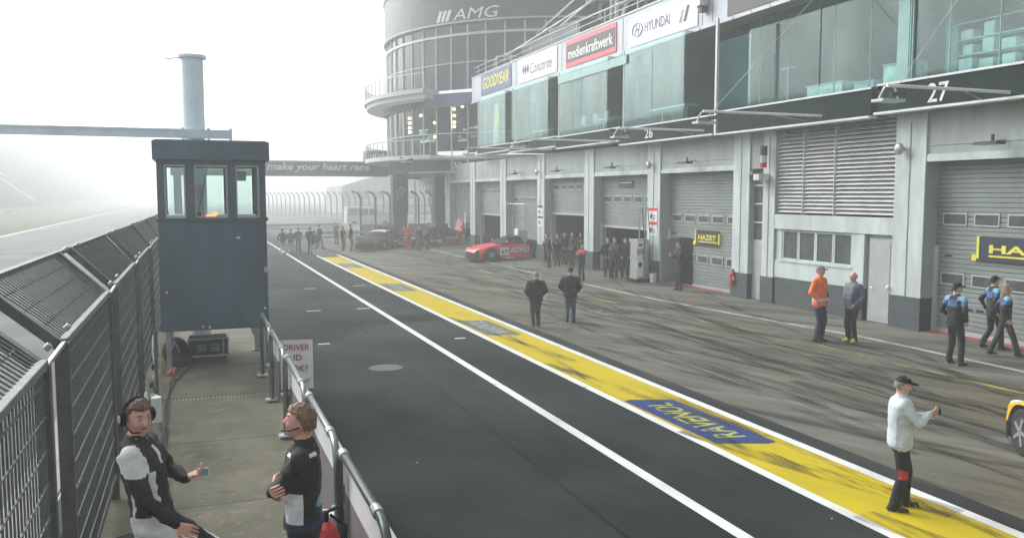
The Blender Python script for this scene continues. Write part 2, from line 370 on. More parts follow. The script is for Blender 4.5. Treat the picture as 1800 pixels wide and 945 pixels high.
# tyre marks on the apron and the band
def arc_strip(mb, pts, w_, m, dz):
    P = [Vector((x, y, 0)) for x, y in pts]; out = []
    for i in range(len(P) - 1):
        p0 = P[max(i - 1, 0)]; p1 = P[i]; p2 = P[i + 1]; p3 = P[min(i + 2, len(P) - 1)]
        for k in range(8):
            t = k / 8
            out.append(.5 * ((2 * p1) + (-p0 + p2) * t + (2 * p0 - 5 * p1 + 4 * p2 - p3) * t * t + (-p0 + 3 * p1 - 3 * p2 + p3) * t ** 3))
    out.append(P[-1]); o = []
    for i, p in enumerate(out):
        d = (out[min(i + 1, len(out) - 1)] - out[max(i - 1, 0)]).normalized(); s = Vector((-d.y, d.x, 0)) * w_ / 2
        for q in (p - s, p + s): o.append((q.x, q.y, gz(q.x) + dz))
    mb.add(o, [(2 * i, 2 * i + 2, 2 * i + 3, 2 * i + 1) for i in range(len(out) - 1)], m)
def skid_material():
    m = bpy.data.materials.new('tyre_smear'); m.use_nodes = True; nt = m.node_tree; N = nt.nodes; L = nt.links
    b = N['Principled BSDF']; b.inputs['Base Color'].default_value = (.03, .03, .028, 1); b.inputs['Roughness'].default_value = .55
    ge = N.new('ShaderNodeNewGeometry'); mp = N.new('ShaderNodeMapping'); mp.inputs['Scale'].default_value = (3.2, .35, 1); L.new(ge.outputs['Position'], mp.inputs['Vector'])
    n = N.new('ShaderNodeTexNoise'); n.inputs['Scale'].default_value = 1.4; n.inputs['Detail'].default_value = 6; n.inputs['Roughness'].default_value = .7; L.new(mp.outputs[0], n.inputs['Vector'])
    mr = N.new('ShaderNodeMapRange'); mr.inputs[1].default_value = .42; mr.inputs[2].default_value = .68; mr.inputs[4].default_value = .68; L.new(n.outputs['Fac'], mr.inputs[0]); L.new(mr.outputs[0], b.inputs['Alpha'])
    MATS['tyre_smear'] = m
skid_material()
mb = MB(); rr = random.Random(3); lay = 0
for i in range(26):
    y0 = rr.uniform(0, 40); x0 = rr.uniform(9.5, 12.8); side = rr.choice((-1, -1, -1, 1)); L_ = rr.uniform(9, 22); dx = rr.uniform(.5, 3.6); w_ = rr.uniform(.12, .34)
    if side < 0: y0 += L_
    for off in (0, 1.55):
        pts = [(x0 + off * .95, y0), (x0 + off + dx * .22, y0 + side * L_ * .4), (x0 + off + dx * .58, y0 + side * L_ * .75), (x0 + off + dx, y0 + side * L_)]
        lay += 1; arc_strip(mb, pts, w_, 'tyre_smear', .0075 + .0003 * lay)
struct('road_tyre_marks', mb)
mb = MB()
for pts, w_ in (([(7.6, 18), (7.95, 15), (8.35, 12.8), (8.68, 11.2)], .26), ([(7.58, 12), (7.95, 10.2), (8.35, 8.8), (8.68, 7.6)], .42), ([(7.56, 26), (7.9, 22), (8.3, 18)], .22), ([(7.58, 8), (7.8, 6.8), (8.2, 5.2)], .40), ([(7.6, 15), (7.95, 18), (8.1, 22)], .14), ([(8.6, 8), (8.1, 10), (7.85, 13.5)], .12),
                ([(7.58, 7.0), (7.9, 5.6), (8.3, 4)], .3), ([(8.5, 4.5), (8.6, 9), (8.62, 14)], .14)):
    lay += 1; arc_strip(mb, pts, w_, 'tyre_smear', .0115 + .0003 * (lay % 12))
struct('road_marking_tyre_marks', mb)
# cracks, joints and drain
mb = MB(); mb.quad((9.3, 23.6, .009), (16.9, 23.75, gz(16.9) + .009), (16.9, 23.8, gz(16.9) + .009), (9.3, 23.66, .009), 'black')
mb.quad((9.3, 25.6, .009), (11.0, 25.55, gz(11) + .009), (11, 25.6, gz(11) + .009), (9.3, 25.65, .009), 'black')
struct('pavement_joint', mb)
mb = MB()
mb.tube([(4.0, 18.8, .001), (4.0, 18.8, .012)], .38, 'base_dark', 40)
o = MB()
for r_, m_ in ((.33, 'iron'), (.27, 'concrete_dark'), (.21, 'iron'), (.12, 'concrete_dark')):
    mb.tube([(4.0, 18.8, .001), (4.0, 18.8, .013 + (.33 - r_) * .02)], r_, m_, 36)
tag(mb.build('manhole_cover'), 'round iron manhole cover set in the dark pit lane asphalt', 'manhole cover')
mb = MB()
for i in range(16):
    x = rr.uniform(2.6, 13.5); y = rr.uniform(5, 20); s = rr.uniform(.006, .014)
    if 7.3 < x < 9.3: continue
    mb.add([(x - s, y - s, gz(x) + .02), (x + s * 2, y - s * .5, gz(x) + .022), (x + s, y + s, gz(x) + .024), (x - s * .7, y + s * .6, gz(x) + .02)], [(0, 1, 2, 3)], 'white_worn')
tag(mb.build('litter_scraps'), 'tiny pale paper and rubber scraps scattered over the lane and apron', 'litter', kind='stuff')
# ================================================================ pit wall walkway
mb = MB(); mb.box(-1.15, 1.22, -6, 13.85, 0, .75, 'walkway_concrete'); mb.box(-1.15, 1.22, 14.02, 60, 0, .75, 'walkway_concrete')
mb.box(-1.1, 1.2, 13.86, 14.01, 0, .74, 'base_dark')
for i in range(30): mb.box(-.45 + i * .055, -.45 + i * .055 + .028, 13.86, 14.01, .742, .748, 'concrete')
for y in (3.2, 6.4, 9.0, 11.4, 16.4, 19): mb.box(-.6, 1.2, y, y + .018, .7505, .7535, 'concrete_dark')
struct('walkway', mb)
mb = MB(); mb.box(-1.55, -1.17, -6, 60, 0, 1.30, 'concrete'); 
struct('track_side_wall', mb)
mb = MB()
for i in range(11): mb.box(-1.167, -1.15, -5 + i * 3.9, -2.1 + i * 3.9, .95, 1.28, 'board_white')
tag(mb.build('trackside_banner'), 'white banner strip along the track side wall behind the mesh fence', 'banner')
t = thing('bar_stool', 'tall dark stool with a steel foot ring that the man with the headset sits on', 'stool', (-.42, 6.1, .75))
mb = MB(); mb.tube([(-.42, 6.1, 1.50), (-.42, 6.1, 1.53), (-.42, 6.1, 1.58)], [.15, .18, .17], 'black', 20); mb.build('seat', t)
for a in (45, 135, 225, 315): c_, s_ = math.cos(R(a)), math.sin(R(a)); mb = MB(); mb.tube([(-.42 + .12 * c_, 6.1 + .12 * s_, 1.5), (-.42 + .23 * c_, 6.1 + .23 * s_, .75)], .014, 'galv', 8); mb.build('leg', t)
mb = MB(); mb.tube([(-.42 + .195 * math.cos(R(k * 18)), 6.1 + .195 * math.sin(R(k * 18)), 1.02) for k in range(21)], .012, 'galv', 6, False); mb.build('foot_ring', t)
# fence
XB = lambda y: -.84 + .006 * (y - 9); XT = lambda y: -1.28 + .02 * (y - 9.6)
def fence():
    t = thing('mesh_fence', 'tall dark steel mesh fence with tops bent over the race track', 'fence', (-.85, 8, .75))
    zb, zt, z0 = 2.9, 3.31, 1.0
    for k in range(-2, 7):
        y0 = 6.46 + k * 3.9; y1 = y0 + 3.1
        f = MB()
        for y in (y0, y1):
            f.bar((XB(y), y, .75), (XB(y), y, zb), .09, .09, 'fence_paint'); f.bar((XB(y), y, zb - .03), (XT(y), y, zt), .10, .07, 'fence_paint')
        f.bar((XB(y0), y0, zb), (XB(y1), y1, zb), .07, .05, 'fence_edge'); f.bar((XT(y0), y0, zt), (XT(y1), y1, zt), .06, .05, 'fence_paint')
        f.bar((XB(y0), y0, z0), (XB(y1), y1, z0), .06, .06, 'fence_paint'); f.bar((XB(y0), y0, 1.78), (XB(y1), y1, 1.78), .05, .05, 'fence_paint')
        ym = (y0 + y1) / 2; f.bar((XB(ym) - .05, ym, .75), (XB(ym) - .05, ym, zb), .05, .05, 'fence_paint')
        for y in (y0, y1):
            d = Vector((XT(y) - XB(y), 0, zt - zb)).normalized()
            for s_ in (.06, .94):
                p = Vector((XB(y), y, zb)).lerp(Vector((XT(y), y, zt)), s_) + Vector((.05, 0, .06)); f.tube([p, p + Vector((.03, 0, .03))], .022, 'steel', 8)
        f.build('fence_frame', t, bevel=.006)
        m = MB(); n = 36
        for i in range(1, n):
            y = y0 + (y1 - y0) * i / n
            m.bar((XB(y) + .012, y, z0), (XB(y) + .012, y, zb), .012, .010, 'wire'); m.bar((XB(y) + .012, y, zb), (XT(y) + .012, y, zt), .012, .010, 'wire')
        z = z0 + .2
        while z < zb: m.bar((XB(y0) + .02, y0, z), (XB(y1) + .02, y1, z), .01, .012, 'wire'); z += .2
        for s_ in (.25, .5, .75):
            p = Vector((XB(y0), y0, zb)).lerp(Vector((XT(y0), y0, zt)), s_); q = Vector((XB(y1), y1, zb)).lerp(Vector((XT(y1), y1, zt)), s_); m.bar(p, q, .012, .012, 'wire')
        m.build('wire_mesh', t)
        if k < 6:
            c = MB(); c.bar((XB(y1) + .02, y1 - .1, zb - .02), (XB(y1) + .02, y1 + .9, zb + .0), .025, .025, 'steel'); c.build('tie_bar', t); c = MB()
            c.bar((XT(y1), y1 - .1, zt), (XT(y1 + .8), y1 + .9, zt), .04, .04, 'fence_paint')
            c.build('tie_bar', t)
fence()
# hand rail on the lane side
def rail():
    t = thing('guard_rail', 'grey steel tube guard rail in looped sections along the pit lane edge', 'railing', (1.07, 8, .75))
    zt = 1.85; X = 1.07
    secs = [(3.05, 4.9), (5.0, 6.9), (7.0, 9.0), (9.1, 11.2), (11.3, 13.3), (13.4, 15.2)]
    for i, (a, b) in enumerate(secs):
        m = 'rail_dark' if i < 2 else 'rail'
        r_ = .032; z = MB()
        pts = [(X, a, .75), (X, a, zt - .25)] + [(X, a + .22 * (1 - math.cos(q)), zt - .22 + .22 * math.sin(q)) for q in (0.3, .7, 1.1, 1.57)]
        pts += [(X, b - .22 * (1 - math.cos(q)), zt - .22 + .22 * math.sin(q)) for q in (1.57, 1.1, .7, .3)] + [(X, b, zt - .25), (X, b, .75)]
        z.tube(pts, r_, m, 12); z.build('rail_loop', t, smooth=True)
        for q in (b - .3, a + .3): c = MB(); c.tube([(X, q, zt), (X, q + .12, zt)], .040, 'steel', 12); c.build('clamp', t)
        for q, zz in ((a, .75), (b, .776)): c = MB(); c.box(X - .09, X + .09, q - .07, q + .07, zz, zz + .024, 'galv'); c.build('foot_plate', t)
        c = MB(); c.tube([(X - .05, a, 1.3), (X + .05, a, 1.3)], .03, 'galv', 8); c.build('bolt', t)
rail()
def boards():
    for i, (a, b) in enumerate([(2.8, 4.75), (4.95, 7.0), (7.2, 9.3), (9.5, 11.3), (13.0, 14.8)]):
        lab = ['nearest grey board with a white top stripe hung on the guard rail', 'second grey board with white top stripe beyond the first rail loop', 'third grey board with white top stripe beside the man with crossed arms',
               'fourth grey board with white top stripe, just below the driver ID notice', 'farthest grey board with white top stripe under the booth corner'][i]
        mb = MB(); x0, x1 = 1.135, 1.165
        mb.box(x0, x1, a, b, .80, 1.42, 'board_grey')
        c = [(a, 1.42), (b, 1.42), (b, 1.66), (b - .07, 1.72), (a + .07, 1.72), (a, 1.66)]
        mb.prism(c, 'x', x0, x1, 'board_white'); tag(mb.build('barrier_board', bevel=.004), lab, 'barrier board', 'boards hung along the guard rail')
boards()
# driver ID notice, taped to the lane side of the rail
mb = MB(); A = Vector((1.22, 11.55, 2.03)); 
def P(u, v): return Vector((1.125 + .44 * u + .02 * math.sin(u * 3), 12.4 - .08 * u + .03 * v, 1.13 + .70 * v))
n = 8
for i in range(n):
    for j in range(n):
        mb.quad(P(i / n, j / n), P((i + 1) / n, j / n), P((i + 1) / n, (j + 1) / n), P(i / n, (j + 1) / n), 'white_paint')
nm = thing('notice', 'white notice reading DRIVER ID OK fixed to the guard rail beside the booth', 'sign', (1.3, 12.4, .75))
sh = mb.build('sheet', nm); so_ = sh.modifiers.new('s', 'SOLIDIFY'); so_.thickness = .006
tx = MB(); dy = (0, 0, 0)
for s_, u, v, w_, h_, m_ in (('DRIVER', .08, .80, .82, .12, 'red_dull'), ('ID', .36, .59, .26, .12, 'red_dull'), ('OK?', .30, .36, .5, .13, 'red_dull')):
    o = P(u, v) + Vector((0, -.03, 0)); r_ = (P(1, v) - P(0, v)).normalized(); tx.text(s_, o, r_, (0, .03, 1), w_ * .44, h_ * .7, m_, off=.01)
c0 = P(.42, .17) + Vector((0, -.045, 0))
for k in range(14):
    a0 = k / 14 * 6.283; a1 = (k + 1) / 14 * 6.283; tx.bar(c0 + Vector((math.cos(a0), 0, math.sin(a0))) * .06, c0 + Vector((math.cos(a1), 0, math.sin(a1))) * .06, .012, .004, 'sign_dark')
tx.bar(c0, c0 + Vector((0, 0, .045)), .01, .004, 'sign_dark'); tx.bar(c0, c0 + Vector((.035, 0, 0)), .01, .004, 'sign_dark')
tx.bar(c0 + Vector((.08, 0, -.06)), c0 + Vector((.17, 0, .03)), .04, .004, 'board_grey')
tx.build('lettering', nm)
# ================================================================ timing booth
def booth():
    t = thing('timing_booth', 'dark blue grey steel observation booth standing on legs over the walkway', 'booth', (.36, 16, .75))
    x0, x1, y0, y1 = -.55, 1.26, 16, 18; zb, zs, zt, zr = 1.50, 3.46, 4.5, 4.83
    b = MB(); b.box(x0, x1, y0, y1, zb, zs - .03, 'booth'); b.build('body', t, bevel=.008)
    sm = MB()
    for xx in (x0 + .02, x1 - .02): sm.box(xx - .012, xx + .012, y0 - .006, y0 - .001, zb + .02, zs - .05, 'booth_trim')
    sm.box(x0 + .04, x1 - .04, y0 - .005, y0 - .001, zb + .02, zb + .05, 'booth_trim'); sm.build('panel_seam', t)
    f = MB(); f.box(x0 - .03, x1 + .03, y0 - .03, y1 + .03, zs - .03, zs + .03, 'booth_trim'); f.build('sill_band', t)
    p = MB()
    for (a, c) in ((x0, x0 + .12), (x0 + .46, x0 + .61), (x1 - .65, x1 - .51), (x1 - .11, x1)):
        for q in (y0, y1 - .09): k = MB(); k.box(a, c, q, q + .09, zs + .03, zt, 'booth_trim'); k.build('window_post', t)
    for q in (y0 + .01, y1 - .088): k = MB(); k.box(x0 + .002, x1 - .002, q, q + .078, zt - .08, zt, 'booth_trim'); k.build('window_head', t)
    for yy in (y0 + .7, y0 + 1.3):
        for q in (x0, x1 - .06): k = MB(); k.box(q, q + .06, yy, yy + .08, zs + .03, zt, 'booth_trim'); k.build('window_post', t)
    for (a, c) in ((x0 + .12, x0 + .46), (x0 + .61, x1 - .65), (x1 - .51, x1 - .11)):
        w_ = MB()
        for (q0, q1) in ((a, a + .025), (c - .025, c)): w_.box(q0, q1, y0 + .02, y0 + .06, zs + .035, zt - .085, 'frame_light')
        w_.box(a + .026, c - .026, y0 + .02, y0 + .06, zs + .035, zs + .06, 'frame_light'); w_.box(a + .026, c - .026, y0 + .02, y0 + .06, zt - .11, zt - .085, 'frame_light')
        wo = w_.build('window', t); g_ = MB(); g_.box(a + .03, c - .03, y0 + .035, y0 + .042, zs + .065, zt - .115, 'glass_clear'); g_.build('pane', wo)
        g_ = MB(); g_.box(a + .03, c - .03, y1 - .05, y1 - .042, zs + .065, zt - .115, 'glass_clear'); g_.build('pane', wo)
    r_ = MB(); r_.box(x0 - .06, x1 + .07, y0 - .08, y1 + .1, zt, zr, 'booth'); r_.box(x0 - .02, x1 + .03, y0 - .04, y1 + .05, zr, zr + .02, 'booth_trim'); r_.build('roof', t, bevel=.01)
    for xx, yy in ((x0 + .1, y0 + .1), (x1 - .1, y0 + .1), (x1 - .1, y1 - .1), (x0 + .1, y1 - .1)):
        l = MB(); l.box(xx - .04, xx + .04, yy - .04, yy + .04, .75, zb, 'steel'); l.box(xx - .1, xx + .1, yy - .1, yy + .1, .75, .77, 'dark_metal'); l.build('leg', t)
    bt = MB()
    for xx, zz in ((x1 - .05, 2.55), (x1 - .06, 1.85), (.13, 1.56), (.24, 1.55), (x0 + .1, 2.2)): bt.tube([(xx, y0 - .012, zz), (xx, y0, zz)], .02, 'plastic_white', 10)
    bt.box(.74, .80, y0 - .04, y0, 3.12, 3.15, 'plastic_white'); bt.box(x1 - .06, x1, y0 - .05, y0, 2.5, 2.6, 'steel'); bt.build('fittings', t)
    i = MB(); i.box(x0 + .1, x1 - .1, y0 + 1.2, y0 + 1.75, zs + .02, zs + .06, 'room_item'); i.box(-.02, .22, y0 + 1.0, y0 + 1.25, zs + .06, zs + .62, 'frame_light'); i.box(.72, .98, y0 + .9, y0 + 1.1, zs + .7, zt - .16, 'galv')
    i.box(.0, .16, y0 + .3, y0 + .5, zs + .04, zs + .12, 'black'); i.build('desk', t)
    i = MB(); i.ell((.40, y0 + .5, zs + .09), (.05, .04, .03), 'lamp_red', 10, 6); i.ell((.33, y0 + .45, zs + .06), (.09, .05, .02), 'lamp_red', 10, 6); i.build('signal_lamp', t)
    i = MB(); i.tube([(.12, y0 + .9, zs + .06), (.14, y0 + .9, zs + .2), (.3, y0 + .9, zs + .95)], .008, 'black', 6); i.build('lamp_arm', t)
booth()
t = thing('steel_column', 'thick round grey steel column rising behind the booth with a long cross beam', 'column', (.10, 18.6, .75))
mb = MB(); mb.tube([(.10, 18.6, .75), (.10, 18.6, 6.62)], .205, 'column_grey', 28); mb.build('shaft', t, smooth=False)
mb = MB(); mb.tube([(.10, 18.6, 6.62), (.10, 18.6, 6.68)], .27, 'column_grey', 28); mb.tube([(-.12, 18.6, 6.63), (-.42, 18.6, 6.58)], .012, 'steel', 6); mb.build('flange', t)
mb = MB(); mb.box(-14, .80, 18.26, 18.38, 5.02, 5.19, 'column_grey'); mb.box(-14, -.12, 18.24, 18.40, 5.16, 5.195, 'column_grey')
for x in (-.14, .34, .76): mb.box(x, x + .05, 18.22, 18.42, 4.98, 5.22, 'column_grey')
mb.build('cross_beam', t)
# flight case, bag, extinguisher etc
def flight_case():
    t = thing('flight_case', 'black flight case with silver edges standing on castors under the booth', 'flight case', (.21, 17.35, .75))
    x0, x1, y0, y1, z0, z1 = -.14, .58, 17.1, 17.6, .84, 1.16
    b = MB(); b.box(x0, x1, y0, y1, z0, z1, 'black'); b.build('case_body', t, bevel=.01)
    e = MB()
    for y in (y0 - .004, y1 + .004):
        e.bar((x0, y, z0), (x1, y, z0), .02, .03, 'galv'); e.bar((x0, y, z1), (x1, y, z1), .02, .03, 'galv')
        for x in (x0, x1, x1 - .09): e.bar((x, y, z0), (x, y, z1), .03, .02, 'galv')
    for x in (x0, x1): e.bar((x, y0, z1), (x, y1, z1), .03, .03, 'galv')
    e.build('edge_trim', t)
    for x in (.03, .27):
        l = MB()
        for a, b_, c, d in ((0, .14, .0, .016), (0, .14, .11, .126), (0, .016, .016, .11), (.124, .14, .016, .11)): l.box(x + a, x + b_, y0 - .02, y0 - .001, .93 + c, .93 + d, 'galv')
        l.box(x + .035, x + .105, y0 - .02, y0 - .001, .97, 1.0, 'galv'); l.build('latch', t)
    for x in (x0 + .06, x1 - .06):
        for y in (y0 + .08, y1 - .08): c = MB(); c.tube([(x - .015, y, .795), (x + .015, y, .795)], .045, 'rubber', 12); c.build('castor', t)
flight_case()
t = thing('cable_bag', 'soft black cable bag lying against the fence under the booth', 'bag', (-.35, 17, .75))
mb = MB(); mb.ell((-.36, 17.0, .98), (.24, .5, .26), 'black', 16, 10); mb.ell((-.30, 16.7, .9), (.22, .3, .17), 'cloth_charcoal', 14, 8); mb.build('bag_body', t, smooth=True)
mb = MB(); mb.tube([(-.45, 16.55, 1.02), (-.36, 16.5, 1.25), (-.28, 16.55, 1.02)], .014, 'galv', 6); mb.build('handle', t)
t = thing('warning_cone', 'small folded red cone lying at the corner of the cable bag', 'cone', (-.40, 15.9, .75))
mb = MB(); mb.tube([(-.43, 15.9, .75), (-.43, 15.9, .765)], .10, 'red', 14); mb.tube([(-.43, 15.9, .765), (-.37, 15.9, .88)], [.07, .02], 'red', 12); mb.build('cone_body', t)
mb = MB(); mb.tube([(-.385, 15.86, .80), (-.355, 15.86, .9)], .012, 'plastic_white', 6); mb.build('stripe', t)
mb = MB()
def wig(pts, k=6):
    o = []
    for (a, b) in zip(pts, pts[1:]):
        for i in range(k):
            t_ = i / k; o.append((a[0] + (b[0] - a[0]) * t_ + rr.uniform(-.012, .012), a[1] + (b[1] - a[1]) * t_, a[2] + (b[2] - a[2]) * t_))
    return o + [pts[-1]]
mb.tube(wig([(-.1, 16.5, .77), (-.36, 15.2, .765), (-.46, 13.5, .77), (-.38, 11.8, .765), (-.42, 9.6, .765), (-.34, 8.2, .765), (-.42, 7, .765)]), .012, 'cable', 6)
mb.tube(wig([(-.3, 16.3, .77), (-.44, 15, .775), (-.40, 13.5, .78), (-.45, 10.8, .775), (-.30, 9.4, .775), (-.44, 7.9, .775)]), .010, 'cable', 6)
tag(mb.build('power_cable'), 'tangled black cables running along the left edge of the walkway', 'cable')
t = thing('hose_stand', 'thin green post with hose couplings and white sleeves beside the fence', 'hose stand', (-.52, 12.2, .75))
mb = MB(); mb.tube([(-.50, 12.2, .75), (-.50, 12.2, 2.1)], .028, 'green_paint', 8); mb.tube([(-.46, 12.1, .75), (-.46, 12.1, 1.75)], .018, 'tan', 8); mb.build('post', t)
for i, y in enumerate((11.6, 12.3, 13.0)):
    for k in range(4):
        mb = MB(); mb.ell((-.52 - .01 * k, y + .04 * k, 1.05 + .14 * k + .1 * i), (.03, .03, .045), 'dark_metal' if k % 2 else 'galv', 8, 6); mb.build('coupling', t)
for y, z in ((9.6, 1.15), (11.0, 1.3), (13.6, 1.6)):
    mb = MB(); mb.ell((-.58, y, z), (.035, .10, .25), 'plastic_white', 10, 8); mb.build('sleeve', t, smooth=True)
t = thing('junction_box', 'white electrical box mounted on a post behind the seated man', 'electrical box', (-.40, 9.0, .75))
mb = MB(); mb.box(-.43, -.34, 9.0, 9.1, 1.65, 1.90, 'plastic_white'); mb.build('box_body', t, bevel=.008)
mb = MB(); mb.tube([(-.39, 9.14, .75), (-.39, 9.14, 1.9)], .02, 'steel', 8); mb.build('post', t)
def extinguisher(name, label, loc, h=.55, r_=.085, group=None):
    t = thing(name, label, 'fire extinguisher', loc, 0, group)
    mb = MB(); mb.tube([(0, 0, 0), (0, 0, h * .72), (0, 0, h * .82), (0, 0, h * .87)], [r_, r_, r_ * .75, r_ * .3], 'red', 18); mb.build('cylinder', t, smooth=False, world=False)
    mb = MB(); mb.tube([(0, 0, h * .85), (0, 0, h * .97)], .022, 'black', 8); mb.bar((-.02, 0, h * .95), (.10, 0, h), .02, .02, 'black'); mb.build('valve', t, world=False)
    mb = MB(); mb.tube([(.03, 0, h * .93), (r_ + .05, 0, h * .8), (r_ + .03, 0, h * .4), (r_ + .03, 0, h * .15)], .012, 'black', 8); mb.build('hose', t, world=False)
    mb = MB(); mb.box(-r_ * .6, r_ * .6, -r_ - .003, -r_ * .8, h * .3, h * .55, 'plastic_white'); mb.build('label_sticker', t, world=False)
    return t
extinguisher('fire_extinguisher', 'large red fire extinguisher on the walkway behind the man with crossed arms', (.88, 6.35, .75), .80, .10)
extinguisher('fire_extinguisher', 'small red fire extinguisher hung on the dark pillar base by the closed door', (17.38, 24.75, .80), .55, .10)
t = thing('drum', 'grey cable drum and box under the guard rail near the large extinguisher', 'drum', (1.0, 6.9, .75))
mb = MB(); mb.tube([(1.0, 7.2, .75), (1.0, 7.2, 1.15)], .07, 'galv', 14); mb.build('drum_body', t); mb = MB(); mb.tube([(1.0, 7.2, 1.15), (1.0, 7.2, 1.19)], .10, 'plastic_white', 16); mb.build('lid', t)
# ================================================================ pit building
FX = 17.5; DX = 17.92; ZT = 4.75; ZU = 6.02
PB = thing('pit_building', 'long two storey grey pit garage building with roller doors and teal glazed upper floor', 'building', (17.5, 30, .4))
# openings: (near y, far y, lower edge of the shutter, door rows of windows)
OPEN = [(-5.9, -1.2, .42, 'full'), (.1, 4.8, .42, 'full'), (6.0, 10.7, .42, 'full'), (11.9, 16.7, .42, 'full'), (24.9, 29.8, .42, 'wicket'), (30.8, 35.8, 2.42, 'mid'), (36.8, 41.7, 2.88, 'mid'), (42.7, 47.6, .42, 'plain'), (48.6, 53.5, 2.6, 'high'), (54.5, 59.4, 1.7, 'high')]
wl = MB()
edges = [(-8, -5.9), (-1.2, .1), (4.8, 6.0), (10.7, 11.9), (16.7, 17.7), (29.8, 30.8), (35.8, 36.8), (41.7, 42.7), (47.6, 48.6), (53.5, 54.5), (59.4, 60.4), (24.0, 24.9), (22.65, 23.25)]
# upper wall above the doors
mb = MB()
mb.box(FX, DX + .3, -8, 17.7, ZT, ZU, 'wall_panel'); mb.box(FX, DX + .3, 23.25, 60.4, ZT, ZU, 'wall_panel')
for y0, y1, _, _ in OPEN:
    mb.box(FX - .035, FX - .001, y0 - .02, y1 + .02, ZT - .02, ZT + .16, 'wall_white')
for y in [e[1] - .05 for e in edges] + [e[0] + .05 for e in edges]: mb.box(FX - .012, FX - .001, y - .012, y + .012, ZT + .17, ZU - .002, 'wall_reveal')
mb.box(FX - .02, FX - .001, -8, 17.6, ZT + .38, ZT + .41, 'wall_reveal'); mb.box(FX - .02, FX - .001, 24.1, 60, ZT + .38, ZT + .41, 'wall_reveal')
mb.build('lintel_wall', PB)
for y0, y1 in edges:
    p = MB(); p.box(FX - .06, DX + .2, y0, y1, 1.25, ZU - .003, 'wall_white'); p.box(FX - .055, DX + .2, y0 + .005, y1 - .005, 4.75, 5.0, 'wall_white')
    p.box(FX - .03, DX + .1, y0 - .012, y0 - .001, 1.25, ZT - .03, 'wall_reveal')
    p.box(FX - .085, DX + .2, y0 - .02, y1 + .02, .38, 1.25, 'base_dark'); p.box(FX - .08, FX - .061, (y0 + y1) / 2 - .01, (y0 + y1) / 2 + .01, 1.25, ZT + 1, 'wall_reveal')
    p.build('pillar', PB)
def shutter(y0, y1, zb, kind):
    d = MB(); z = zb + (.0 if zb > .5 else 0)
    n = int((ZT - zb) / .115); st = (ZT - zb) / n
    prof = []
    for i in range(n):
        a = zb + i * st; prof += [(DX + .0, a), (DX - .022, a + st * .2), (DX - .022, a + st * .85), (DX, a + st)]
    k = len(prof); vs = [(x, y0, zz) for x, zz in prof] + [(x, y1, zz) for x, zz in prof]
    d.add(vs, [(i, i + 1, k + i + 1, k + i) for i in range(k - 1)], 'door_slat'); d.box(DX + .01, DX + .05, y0, y1, zb, ZT, 'door_slat')
    d.box(DX - .05, DX + .06, y0 + .005, y1 - .005, zb - .01, zb + .09, 'door_trim')
    do = d.build('garage_door', PB)
    r_ = MB(); r_.box(DX - .10, DX - .03, y0 + .001, y0 + .09, .4, 2.6, 'wall_white'); r_.build('door_post', PB); r_ = MB(); r_.box(DX - .10, DX - .03, y1 - .14, y1 - .02, .4, 2.6, 'wall_white'); r_.build('door_post', PB)
    rows = {'full': [(3.13, 3.45), (1.63, 1.95)], 'wicket': [(2.85, 3.14), (1.33, 1.64)], 'mid': [(3.55, 3.85)], 'high': [(4.0, 4.25)], 'plain': [(3.5, 3.75)]}[kind]
    if kind == 'mid' and y0 > 36: rows = [(4.15, 4.42)]
    for (a, b) in rows:
        if a < zb: continue
        nw = 5; wd = .72 * (y1 - y0) / 4.9; gap = (y1 - y0 - nw * wd) / (nw + 1)
        for i in range(nw):
            ya = y0 + gap + i * (wd + gap)
            if kind == 'wicket' and a < 2 and i == nw - 1: continue
            w_ = MB(); w_.box(DX - .045, DX - .02, ya, ya + wd, a, b, 'door_trim'); w_.box(DX - .05, DX - .046, ya + .04, ya + wd - .04, a + .04, b - .04, 'door_window')
            w_.build('door_window', do)
    m = MB()
    for q in range(3): m.box(DX - .04, DX - .023, y0 + 3.3 + q * .3, y0 + 3.5 + q * .3, 1.05 + .0 * q, 1.10, 'black')
    if zb < 1: m.box(DX - .04, DX - .023, y1 - .5, y1 - .3, 2.35, 2.39, 'black'); m.build('vent_slot', do)
    return do
for o_ in OPEN: shutter(*o_)
# wicket door left open
m = MB(); m.box(DX - .06, DX - .051, 28.05, 29.0, .45, 2.25, 'black'); m.box(DX - .9, DX - .06, 28.96, 29.0, .5, 2.2, 'door_slat'); m.build('wicket_door', PB)
# red kerb stripe below the big closed doors
for a in (11.9, 24.9): m = MB(); m.box(17.55, 17.84, a, a + 4.85, .403, .412, 'red_dull'); m.build('threshold_stripe', PB)
# garages behind
m = MB(); m.box(24.6, 24.8, -8, 60.4, .3, 6, 'interior'); m.box(DX + .25, 24.6, -8, 60.4, 5.0, 5.2, 'interior')
for y0, y1 in edges: m.box(DX + .21, 24.6, (y0 + y1) / 2 - .08, (y0 + y1) / 2 + .08, .38, 5.0, 'interior')
m.box(DX + .21, 24.6, -8.1, -7.9, .38, 6, 'interior'); m.box(DX + .21, 24.6, 60.3, 60.5, .38, 6, 'interior')
m.build('garage_wall', PB)
